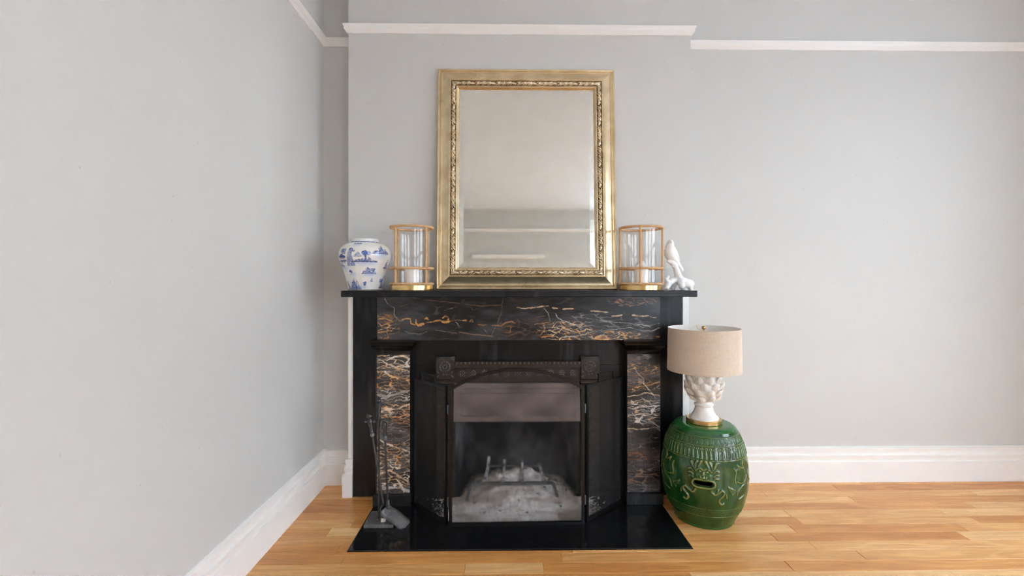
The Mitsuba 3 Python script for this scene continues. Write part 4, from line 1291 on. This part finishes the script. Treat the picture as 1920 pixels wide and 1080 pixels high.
put('branch', m, 'ceramic_white', True, parent=bird)
bod = [chain([bp(1258.8, 456.0, 6.3, -0.003), bp(1258.6, 464, 7.6, -0.001), bp(1258.4, 472, 9.8), bp(1259.8, 478, 9.4), bp(1264.5, 484, 7.6, 0.001), bp(1270, 489, 5.0, 0.004)]),
       chain([bp(1259.0, 453.4, 2.2, -0.017), bp(1259.4, 452.6, 0.6, -0.025)]), chain([bp(1258.8, 454.5, 4.6, -0.009), bp(1259, 453.6, 2.4, -0.016)])]
m = merge([q for b in bod for q in b], 0.0013, 0.003)
put('body', m, 'ceramic_white', True, parent=bird)
wg = [chain([bp(1265.4, 466, 4.2, -0.003), bp(1267.0, 473, 5.6, -0.002), bp(1271.5, 480, 4.4, 0.003), bp(1278.5, 488, 1.3, 0.009)])]
put('wing', merge([q for b in wg for q in b], 0.0012, 0.0015), 'ceramic_white', True, parent=bird)
wg = [chain([bp(1254.5, 467, 2.6, 0.014), bp(1258, 474, 3.6, 0.018), bp(1266, 481, 2.6, 0.020), bp(1273, 488, 0.9, 0.020)])]
put('wing', merge([q for b in wg for q in b], 0.0012, 0.0015), 'ceramic_white', True, parent=bird)
tl = [chain([bp(1267, 484, 5.0, 0.004), bp(1275, 494, 4.4, 0.009), bp(1281.5, 503, 3.6, 0.013), bp(1284, 506, 2.6, 0.014)])]
put('tail', merge([q for b in tl for q in b], 0.0012, 0.0015), 'ceramic_white', True, parent=bird)
for sgn in (-1, 1):
    x, y, z, r = bp(1258.5 + sgn * 3.4, 453.6, 0.9, -0.012)
    put('eye', ball((x, y, z), 0.0014, 1), 'ceramic_white', True, parent=bird)

# ------------------------------------------------------------------ green garden stool
SX, SY = 0.857, -0.228
stool = thing('garden_stool', 'green glazed ceramic drum garden stool with lion face relief under the table lamp', 'stool')
SP = np.array([(0.0, 0.002), (0.118, 0.002), (0.127, 0.0), (0.1305, 0.004), (0.1315, 0.012), (0.137, 0.022), (0.1475, 0.044), (0.160, 0.070), (0.172, 0.103), (0.182, 0.140), (0.1875, 0.180), (0.1885, 0.220), (0.1865, 0.260), (0.1815, 0.300), (0.174, 0.335), (0.1645, 0.367), (0.151, 0.398), (0.137, 0.4215), (0.128, 0.4305), (0.117, 0.4355), (0.10, 0.437), (0.0, 0.437)])
body = SP[4:18]
NZ, NT = 330, 760
sp = spline(body, NZ)
th = np.arange(NT) * 2 * np.pi / NT
SCAM = math.atan2(EYE[1] - SY, EYE[0] - SX)
ph = (th - SCAM + np.pi) % (2 * np.pi) - np.pi             # zero on the side turned to the room
deg = np.degrees(ph)
PH, ZZ = np.repeat(deg, NZ), np.tile(sp[:, 1], NT)
RAD = np.tile(sp[:, 0], NT)
hgt = np.zeros(len(PH))


def stroke(pts, w, h, cx=0.0, flip=1, sharp=1.0):
    """A rounded ridge along (degrees, height) points around the stool; w metres half width."""
    global hgt
    p = np.array(pts, float)
    p = spline(p, max(12, 6 * len(p))) if len(p) > 2 else p
    ang0 = cx + flip * p[:, 0]
    dphi = (PH - ang0.mean() + 180) % 360 - 180
    lim = np.ptp(ang0) / 2 + 8
    sel = (np.abs(dphi) < lim) & (ZZ > p[:, 1].min() - 0.03) & (ZZ < p[:, 1].max() + 0.03)
    k = math.radians(1) * 0.183
    q = np.c_[dphi[sel] * k, ZZ[sel]]
    d = seg_dist(q, np.c_[(ang0 - ang0.mean()) * k, p[:, 1]])
    hgt[sel] = np.maximum(hgt[sel], h * np.clip(1 - (d / w) ** 2, 0, 1) ** 0.6)


def bump(a, z, wa, wz, h, cx=0.0, flip=1):
    global hgt
    k = math.radians(1) * 0.183
    dphi = (PH - (cx + flip * a) + 180) % 360 - 180
    d = np.hypot(dphi * k / wa, (ZZ - z) / wz)
    hgt = np.maximum(hgt, h * np.sqrt(np.clip(1 - d * d, 0, 1)))


# bands: lines, overlapping scale arcs, bead and drop fringe
for z, w in ((0.4085, 0.0018), (0.3735, 0.0016), (0.318, 0.0022), (0.106, 0.0012), (0.070, 0.0014)):
    hgt = np.maximum(hgt, 0.0022 * np.clip(1 - ((ZZ - z) / w) ** 2, 0, 1))
NS = 44
u = (PH / 360 * NS) % 1.0
for j, ro in enumerate((0.92, 0.62, 0.32)):
    for o in (0, 1, -1):
        du = (u - 0.15 + o) * (2 * np.pi * 0.155 / NS)
        d = np.hypot(du, (ZZ - 0.391))
        m_ = np.abs(d - 0.0155 * ro)
        hgt = np.maximum(hgt, np.where((du > -0.002), 0.0016 * np.clip(1 - (m_ / 0.0017) ** 2, 0, 1), 0))
ND = 60
u = ((PH / 360 * ND) % 1.0 - 0.5) * (2 * np.pi * 0.176 / ND)
hgt = np.maximum(hgt, 0.0026 * np.clip(1 - ((np.hypot(u, ZZ - 0.363) - 0.0044) / 0.0021) ** 2, 0, 1))
wdt = 0.0022 + 0.0042 * np.clip((0.357 - ZZ) / 0.034, 0, 1)
hgt = np.maximum(hgt, np.where((ZZ < 0.358) & (ZZ > 0.323), 0.0030 * np.sqrt(np.clip(1 - (u / wdt) ** 2, 0, 1)), 0))
NS2 = 72
u = (PH / 360 * NS2) % 1.0
for ro in (0.95, 0.5):
    for o in (0, 1, -1):
        du = (u - 0.2 + o) * (2 * np.pi * 0.162 / NS2)
        d = np.hypot(du, (ZZ - 0.088))
        hgt = np.maximum(hgt, np.where(du > -0.002, 0.0014 * np.clip(1 - ((d - 0.0105 * ro) / 0.0018) ** 2, 0, 1), 0))
SLOT = np.zeros(len(PH), bool)
for face in (-0.5, 179.5):
    bump(0, 0.264, 0.040, 0.040, 0.0045, face)
    for sd in (-1, 1):
        bump(sd * 53, 0.256, 0.036, 0.034, 0.0045, face)
        bump(sd * 58, 0.190, 0.034, 0.026, 0.0030, face)
        bump(sd * 36, 0.194, 0.015, 0.015, 0.0030, face)
    for fl_ in (-1, 1):
        def st(pts, w, h):
            stroke(pts, w, h, face, fl_)
        st([(3.0, 0.314), (5.0, 0.300), (6.5, 0.286)], 0.0075, 0.0075)      # mane
        st([(8.0, 0.312), (10.0, 0.298), (10.5, 0.284)], 0.0075, 0.0075)
        st([(16.0, 0.308), (14.0, 0.296), (11.5, 0.283), (9.5, 0.275)], 0.0065, 0.0075)
        st([(19.0, 0.276), (15.5, 0.280), (12.5, 0.272)], 0.0055, 0.005)
        st([(18.5, 0.262), (15, 0.262), (13.0, 0.254)], 0.005, 0.0045)
        st([(18.0, 0.246), (14.8, 0.248), (13.0, 0.242)], 0.005, 0.004)
        st([(1.0, 0.280), (4.0, 0.286), (7.8, 0.280)], 0.0052, 0.008)       # brow
        bump(4.3, 0.274, 0.0062, 0.0055, 0.0085, face, fl_)                  # eye
        bump(4.3, 0.274, 0.0026, 0.0026, 0.0105, face, fl_)
        bump(6.8, 0.256, 0.011, 0.012, 0.0065, face, fl_)                    # cheek
        st([(0.5, 0.252), (2.5, 0.246), (3.6, 0.252)], 0.0045, 0.0105)       # nostril
        st([(0.0, 0.2405), (6.0, 0.2405), (11.0, 0.237), (13.4, 0.228), (13.2, 0.216), (9.0, 0.2065), (0.0, 0.205)], 0.0058, 0.0095)
        st([(7.5, 0.199), (10.5, 0.186), (14.0, 0.181), (16.5, 0.187), (18.0, 0.201)], 0.0045, 0.0055) if fl_ > 0 else None
        st([(9.5, 0.201), (10.2, 0.190), (13.5, 0.180), (17.5, 0.186), (22.5, 0.198)], 0.0058, 0.0060)
        st([(22.5, 0.198), (25.5, 0.190), (25.0, 0.178), (21.0, 0.164), (19.5, 0.150), (22.5, 0.138), (25.5, 0.141)], 0.0052, 0.0060)
        st([(26.0, 0.194), (28.5, 0.180), (29.5, 0.166)], 0.0036, 0.0035)
        st([(31.5, 0.212), (36.0, 0.203), (41.0, 0.196)], 0.0040, 0.0040)
        st([(31.5, 0.212), (34.0, 0.196), (37.5, 0.178)], 0.0040, 0.0040)
        st([(37.5, 0.178), (40.0, 0.188), (41.0, 0.196)], 0.0036, 0.0034)
        # broad leaf with folds, seen edge-on past the face
        st([(42, 0.228), (41.5, 0.246), (43.5, 0.268), (42.0, 0.284)], 0.0042, 0.0045)
        st([(46, 0.228), (52, 0.222), (60, 0.224), (66, 0.246)], 0.0042, 0.0045)
        st([(60, 0.312), (57, 0.298), (58, 0.282), (52, 0.286), (48, 0.296), (50, 0.278)], 0.0042, 0.0050)
        for k in range(6):
            st([(64, 0.240), (58 - k * 0.6, 0.246 + k * 0.006), (49 + k * 1.6, 0.236 + k * 0.011)], 0.0022, 0.0022)
        st([(62, 0.214), (54, 0.206), (47, 0.190), (45, 0.170)], 0.0040, 0.0038)
        st([(70, 0.206), (66, 0.180), (58, 0.160), (50, 0.152)], 0.0038, 0.0034)
        st([(72, 0.300), (76, 0.270), (72, 0.240), (78, 0.215)], 0.0045, 0.0045)
    bump(0, 0.262, 0.0075, 0.016, 0.0095, face)
    bump(0, 0.249, 0.0085, 0.0065, 0.0125, face)
    k = math.radians(1) * 0.183
    dphi = ((PH - face + 180) % 360 - 180) * k
    SLOT |= (np.abs(dphi) / 0.0385) ** 4 + (np.abs(ZZ - 0.222) / 0.0115) ** 4 < 1
hg = hgt.copy()
RD = RAD + hg * 0.9 + 0.0008 * (meshkit.fbm(np.c_[np.cos(np.radians(PH)) * 6, np.sin(np.radians(PH)) * 6, ZZ * 40], 3, 2) - 0.5)
tha = np.repeat(th, NZ)
V = np.stack([SX + RD * np.cos(tha), SY + RD * np.sin(tha), ZZ], 1)
hgm = hg.reshape(NT, NZ)
bl = hgm.copy()
for _ in range(10):
    bl = (np.roll(bl, 1, 0) + np.roll(bl, -1, 0) + bl * 2) / 4
    bl[:, 1:-1] = (bl[:, 2:] + bl[:, :-2] + bl[:, 1:-1] * 2) / 4
crest = sm(0.0004, 0.0013, (hgm - bl)).ravel()             # glaze runs off raised edges and shows the yellow clay slip
k1 = meshkit.fbm(np.c_[np.cos(np.radians(PH)) * 2, np.sin(np.radians(PH)) * 2, ZZ * 9], 4, 7)
k2 = meshkit.fbm(np.c_[PH * 0.12, ZZ * 9, 0 * ZZ], 3, 12)
c = lin(8, 46, 18)[None] * (1 - k1[:, None]) + lin(26, 88, 32)[None] * k1[:, None]
c = c * (0.72 + 0.55 * k2[:, None])
c = blend(c, lin(52, 78, 22), sm(0.5, 0.75, k2) * 0.30)
c = blend(c, lin(160, 154, 84), crest * (0.25 + 0.4 * k2))
Fd = grid_faces(NT, NZ, wrap_u=True)
cut = SLOT[Fd].all(1)
keep = Fd[~cut]
inner = np.stack([SX + (RAD - 0.011) * np.cos(tha), SY + (RAD - 0.011) * np.sin(tha), ZZ], 1)
E_ = np.sort(np.stack([Fd[cut], np.roll(Fd[cut], -1, 1)], -1).reshape(-1, 2), axis=1)
E_, cnt = np.unique(E_, axis=0, return_counts=True)
E_ = E_[cnt == 1]
rim = np.stack([E_[:, 0], E_[:, 1], E_[:, 1] + len(V), E_[:, 0] + len(V)], 1)
put('drum', as_tm((np.vstack([V, inner]), np.vstack([keep, keep[:, ::-1] + len(V), rim]))), 'green_glaze', True, parent=stool, color=np.vstack([c, np.tile(lin(120, 116, 100), (len(c), 1))]))
n = 200
for nm, pr_ in (('top', np.vstack([spline(SP[17:21], 24), SP[21:]])), ('foot', SP[:5])):
    a_ = np.arange(n) * 2 * np.pi / n
    v = np.stack([SX + np.cos(a_)[:, None] * pr_[None, :, 0], SY + np.sin(a_)[:, None] * pr_[None, :, 0], np.broadcast_to(pr_[None, :, 1], (n, len(pr_)))], -1).reshape(-1, 3)
    kk = meshkit.fbm(v * 12, 4, 3)[:, None]
    put(nm, as_tm((v, grid_faces(n, len(pr_), wrap_u=True))), 'green_glaze', True, parent=stool, color=lin(12, 62, 24)[None] * (1 - kk) + lin(34, 104, 42)[None] * kk)

# ------------------------------------------------------------------ table lamp with an artichoke base
LZ = 0.4374
lamp = thing('table_lamp', 'table lamp with beige linen shade and white artichoke base on the green stool', 'lamp')
put('foot', lathe([(0, LZ), (0.0765, LZ), (0.078, LZ + 0.002), (0.078, LZ + 0.017), (0.0765, LZ + 0.019), (0, LZ + 0.019)], 96, (SX, SY)), 'brass_satin', 35, parent=lamp)
NECK = [(0.066, 0.0188), (0.0665, 0.022), (0.062, 0.028), (0.055, 0.033), (0.048, 0.043), (0.0425, 0.056), (0.0395, 0.068), (0.0385, 0.074), (0.042, 0.0775), (0.0435, 0.081), (0.0425, 0.0845), (0.037, 0.088), (0.034, 0.094), (0.036, 0.099), (0.05, 0.108), (0.062, 0.125), (0.070, 0.150), (0.071, 0.175), (0.066, 0.205), (0.055, 0.232), (0.040, 0.250), (0.022, 0.258), (0.0, 0.260)]
put('ceramic_body', lathe([(r, LZ + z) for r, z in np.vstack([NECK[:4], spline(NECK[3:], 70)[1:]])], 96, (SX, SY)), 'lamp_ceramic', 50, parent=lamp)


def leaf_mesh(L=0.054, Wd=0.043, th_=0.0034):
    """A cupped pointed leaf: stands along z, its back towards -x (the stem), outer face towards +x."""
    nu, nv = 11, 13
    u, w = np.meshgrid(np.linspace(0, 1, nu), np.linspace(-1, 1, nv), indexing='ij')
    half = Wd / 2 * np.clip(1 - np.abs(2 * (u - 0.45) / 1.1) ** 2.6, 0.02, 1) ** 0.55
    y = w * half
    x = 0.015 * np.sin(u * 2.3) - 0.004 * u ** 4 - 0.012 * (y / (Wd / 2)) ** 2 + 0.0018 * np.exp(-(w / 0.10) ** 2) * np.sin(np.pi * u) ** 0.5
    z = L * u
    front = np.stack([x, y, z], -1)
    back = np.stack([x - th_ * (1 - 0.6 * np.abs(w)), y * 0.97, z * 0.985], -1)
    v = np.vstack([front.reshape(-1, 3), back.reshape(-1, 3)])
    f = grid_faces(nu, nv)
    o = nu * nv
    fb = f[:, ::-1] + o
    idx = np.arange(o).reshape(nu, nv)
    loop = np.concatenate([idx[0, :], idx[1:, -1], idx[-1, -2::-1], idx[-2:0:-1, 0]])
    nx = np.roll(loop, -1)
    side = np.stack([loop, loop + o, nx + o, nx], 1)
    return as_tm((v, np.vstack([f, fb, side])))


LEAF = leaf_mesh()
lk = None
for row, (z, r, tilt, n_, scl, off) in enumerate(((0.098, 0.037, 44, 8, 0.92, 0.0), (0.121, 0.055, 31, 9, 0.96, 0.5), (0.148, 0.0625, 21, 9, 0.94, 0.0), (0.175, 0.063, 12, 9, 0.90, 0.5), (0.202, 0.056, -4, 9, 0.85, 0.1), (0.222, 0.044, -22, 8, 0.70, 0.5))):
    for k in range(n_):
        a_ = 360.0 * (k + off) / n_ + 11
        w = T().translate([SX, SY, LZ + z]).rotate([0, 0, 1], a_).translate([r, 0, 0]).rotate([0, 1, 0], tilt).scale(scl)
        if lk is None:
            lk = put('leaf', LEAF, 'lamp_ceramic', True, parent=lamp)
            scene[lk]['to_world'] = w
        else:
            copy_part('leaf', lk, lamp, w)
SR0, SR1, SZ0, SZ1 = 0.1625, 0.1590, 0.676, 0.874
sh = put('shade', lathe([(SR0 - 0.0008, SZ0), (SR0, SZ0 + 0.0005), (SR0, SZ0 + 0.004), (SR1, SZ1 - 0.004), (SR1, SZ1 - 0.0005), (SR1 - 0.0008, SZ1)], 128, (SX, SY)), 'linen', 40, parent=lamp)
put('lining', lathe([(SR0 - 0.0008, SZ0), (SR0 - 0.0016, SZ0 + 0.002), (SR1 - 0.0016, SZ1 - 0.002), (SR1 - 0.0008, SZ1)], 128, (SX, SY)), 'shade_white', 40, parent=sh)
wr = []
for k in range(3):
    a_ = math.radians(120 * k + 200)
    wr.append(tube([(SX + 0.008 * math.cos(a_), SY + 0.008 * math.sin(a_), 0.858), (SX + 0.13 * math.cos(a_), SY + 0.13 * math.sin(a_), 0.858), (SX + (SR1 - 0.012) * math.cos(a_), SY + (SR1 - 0.012) * math.sin(a_), 0.872), (SX + (SR1 - 0.002) * math.cos(a_), SY + (SR1 - 0.002) * math.sin(a_), 0.872)], 0.0012, 6))
put('spider_wire', cat(wr), 'brass_satin', 40, parent=sh)
put('harp', tube(spline([(SX - 0.02, SY, 0.69), (SX - 0.05, SY, 0.74), (SX - 0.045, SY, 0.82), (SX, SY, 0.856), (SX + 0.045, SY, 0.82), (SX + 0.05, SY, 0.74), (SX + 0.02, SY, 0.69)], 30), 0.0018, 6), 'brass_satin', True, parent=lamp)
put('stem', lathe([(0.008, LZ + 0.255), (0.012, LZ + 0.262), (0.012, 0.72), (0.006, 0.725), (0.0, 0.726)], 24, (SX, SY)), 'brass_satin', 40, parent=lamp)
put('bulb', lathe(spline([(0.011, 0.725), (0.013, 0.74), (0.028, 0.775), (0.029, 0.79), (0.02, 0.808), (0.0, 0.814)], 24), 32, (SX, SY)), 'wax', True, parent=lamp)
put('finial', cat([ball((SX, SY, 0.8735), 0.0100, 3), lathe([(0.004, 0.854), (0.006, 0.858), (0.003, 0.861), (0.003, 0.868)], 20, (SX, SY))]), 'brass_satin', True, parent=lamp)

# ------------------------------------------------------------------ fire tools
ts = thing('fire_tool_stand', 'black iron fire tool stand with square base and twisted handle on the hearth', 'tool stand')
bz = HZ + 0.0004
bx0, bx1, by0, by1 = -0.690, -0.560, -0.330, -0.205
put('base', cat([box(bx0, bx1, by0, by1, bz, bz + 0.012, 0.002), box(bx0, bx1, by0, by0 + 0.006, bz + 0.010, bz + 0.0155, 0.001), box(bx0, bx1, by1 - 0.006, by1, bz + 0.010, bz + 0.0155, 0.001),
                 box(bx0, bx0 + 0.006, by0, by1, bz + 0.010, bz + 0.0155, 0.001), box(bx1 - 0.006, bx1, by0, by1, bz + 0.010, bz + 0.0155, 0.001)]), 'dusty_iron', parent=ts)
PX, PY = -0.638, -0.272
put('pole', tube([(PX, PY, bz + 0.011), (PX, PY, 0.47)], 0.0048, 10), 'forged_iron', 50, parent=ts)


def twisted(p0, p1, r0, r1, turns=5, n=120):
    p0, p1 = np.array(p0), np.array(p1)
    t = np.linspace(0, 1, n)
    out = []
    d = (p1 - p0) / np.linalg.norm(p1 - p0)
    a = np.cross(d, (0, 1, 0))
    a /= np.linalg.norm(a)
    b = np.cross(d, a)
    r = r0 + (r1 - r0) * t
    for k in range(4):
        an = t * turns * 2 * np.pi + k * np.pi / 2
        out.append(tube(p0 + (p1 - p0) * t[:, None] + (np.cos(an) * r * 0.55)[:, None] * a + (np.sin(an) * r * 0.55)[:, None] * b, r * 0.52, 8))
    return cat(out)


put('handle', twisted((PX, PY, 0.470), (PX, PY, 0.542), 0.0085, 0.0098, 2.2), 'forged_iron', True, parent=ts)
put('knob', ball((PX, PY, 0.551), 0.0112, 3), 'forged_iron', True, parent=ts)
put('collar', lathe([(0.006, 0.440), (0.0075, 0.442), (0.0075, 0.468), (0.0095, 0.470), (0.0095, 0.476), (0.006, 0.478)], 20, (PX, PY)), 'forged_iron', 40, parent=ts)
for s, x in ((-1, -0.672), (1, -0.607)):
    L_ = [(x + dx, PY - 0.004 + dy) for dx, dy in ((-0.026 if s < 0 else -0.019, -0.010), (0.022 if s < 0 else 0.026, -0.016), (0.019, 0.006), (-0.014, 0.010))]
    hk = trimesh.creation.extrude_polygon(Polygon(L_).difference(Polygon([(x - 0.0128, PY - 0.05), (x + 0.0128, PY - 0.05), (x + 0.0128, PY - 0.003), (x - 0.0128, PY - 0.003)])), 0.007, engine='earcut')
    hk.apply_translation((0, 0, 0.456))
    put('hook', hk, 'worn_steel', parent=ts)
put('cross_arm', bar((-0.66, PY, 0.459), (-0.615, PY, 0.459), 0.006), 'forged_iron', parent=ts)

pk = thing('fire_poker', 'black iron fire poker with ball knob hanging leaning in the tool stand', 'poker')
q0, q1 = np.array((-0.672, -0.292, 0.470)), np.array((-0.611, -0.302, 0.108))
at_ = lambda t: q0 + (q1 - q0) * t
put('knob', ball(at_(-0.045), 0.0135, 3), 'forged_iron', True, parent=pk)
put('grip', tube([at_(t) for t in np.linspace(-0.02, 0.16, 12)], np.interp(np.linspace(0, 1, 12), (0, 0.12, 0.2, 0.85, 1), (0.005, 0.0095, 0.0105, 0.0072, 0.0085)), 12), 'forged_iron', True, parent=pk)
put('collar', tube([at_(0.16), at_(0.17), at_(0.195), at_(0.205)], [0.0075, 0.0100, 0.0100, 0.006], 12), 'worn_steel', 40, parent=pk)
put('rod', tube([at_(0.19), at_(1.0)], 0.0046, 10), 'forged_iron', 50, parent=pk)
put('hook_tip', tube(spline([at_(0.99), at_(1.0) + (0.001, 0, -0.008), at_(1.0) + (-0.004, 0, -0.018), at_(1.0) + (-0.010, -0.002, -0.028), at_(1.0) + (-0.0125, -0.004, -0.040)], 14), np.linspace(0.0044, 0.0025, 14), 8), 'forged_iron', True, parent=pk)

sv = thing('fire_shovel', 'black iron ash shovel with worn grey blade hanging on the tool stand', 'shovel')
q0, q1 = np.array((-0.609, -0.288, 0.458)), np.array((-0.596, -0.276, 0.092))
put('grip', tube([at_(t) for t in np.linspace(0.0, 0.17, 12)], np.interp(np.linspace(0, 1, 12), (0, 0.1, 0.2, 0.85, 1), (0.006, 0.0095, 0.0098, 0.0072, 0.008)), 12), 'forged_iron', True, parent=sv)
put('collar', tube([at_(0.17), at_(0.18), at_(0.215), at_(0.225)], [0.008, 0.0098, 0.0098, 0.006], 12), 'worn_steel', 40, parent=sv)
put('rod', tube([at_(0.21), at_(1.0)], 0.0046, 10), 'forged_iron', 50, parent=sv)
# blade: a trough that curves down to the right, rims turned up
ctr = spline([(-0.606, -0.292, 0.076), (-0.590, -0.297, 0.060), (-0.556, -0.309, 0.0475), (-0.522, -0.319, 0.024), (-0.503, -0.324, HZ + 0.004)], 24)
tg = np.gradient(ctr, axis=0)
tg /= np.linalg.norm(tg, axis=1, keepdims=True)
w_ = np.linspace(-1, 1, 15)
acr = np.array((0.30, 0.42, 0.86))
acr = acr - tg * (tg @ acr)[:, None]
acr /= np.linalg.norm(acr, axis=1, keepdims=True)
nrm_ = np.cross(tg, acr)
nrm_ *= np.sign(-nrm_[:, 1:2])
hw = np.interp(np.linspace(0, 1, 24), (0, 0.12, 0.3, 0.9, 1), (0.020, 0.026, 0.0275, 0.027, 0.024))
fr_ = ctr[:, None] + acr[:, None] * (w_[None, :, None] * hw[:, None, None]) + nrm_[:, None] * (0.010 * np.abs(w_[None, :, None]) ** 5)
bk_ = fr_ - nrm_[:, None] * 0.0016
v = np.vstack([fr_.reshape(-1, 3), bk_.reshape(-1, 3)])
v[:, 2] = np.maximum(v[:, 2], HZ + 0.0008)
f = grid_faces(24, 15)
o = 24 * 15
idx = np.arange(o).reshape(24, 15)
loop = np.concatenate([idx[0, :], idx[1:, -1], idx[-1, -2::-1], idx[-2:0:-1, 0]])
put('blade', as_tm((v, np.vstack([f, f[:, ::-1] + o, np.stack([loop, loop + o, np.roll(loop, -1) + o, np.roll(loop, -1)], 1)]))), 'worn_steel', 50, parent=sv)
put('socket', hull([p + d for p, r in ((at_(0.965), 0.006), (np.array((-0.592, -0.292, 0.074)), 0.010)) for d in np.array([(r, 0, 0), (-r, 0, 0), (0, 0.003, 0), (0, -0.003, 0), (0, 0, r * 0.6), (0, 0, -r * 0.6)])]), 'forged_iron', parent=sv)

pc = thing('plaster_chip', 'small white chip of plaster lying on the base of the fire tool stand', 'chip')
put('lump', xf(hull([(x + RNG.uniform(-0.0012, 0.0012), y + RNG.uniform(-0.0012, 0.0012), z) for x in (-0.0095, 0.0095) for y in (-0.007, 0.007) for z in (0.0, 0.011)] + [(0.001, 0, 0.014), (-0.006, 0.002, 0.0135)]), (0, 0, 1), 12, (-0.612, -0.2925, bz + 0.0121)), 'plaster', parent=pc)
# parts that look different from the rest of their thing
for k_, l_ in (('table_lamp__shade', 'beige linen drum shade'), ('table_lamp__foot', 'round brass foot'), ('table_lamp__finial', 'brass ball finial'), ('ginger_jar__lip', 'plain white lip'),
               ('rattan_lantern__base', 'round polished brass base'), ('rattan_lantern_001__base', 'round polished brass base'), ('rattan_lantern__glass_cylinder', 'clear glass cylinder'),
               ('rattan_lantern_001__glass_cylinder', 'clear glass cylinder'), ('gilt_mirror__looking_glass', 'silvered mirror glass'), ('fire_shovel__blade', 'worn grey shovel blade'),
               ('fire_tool_stand__base', 'dusty square base plate'), ('fireplace_insert__smoke_hood', 'brown iron smoke hood')):
    if k_ in scene:
        labels[k_] = {'label': l_}
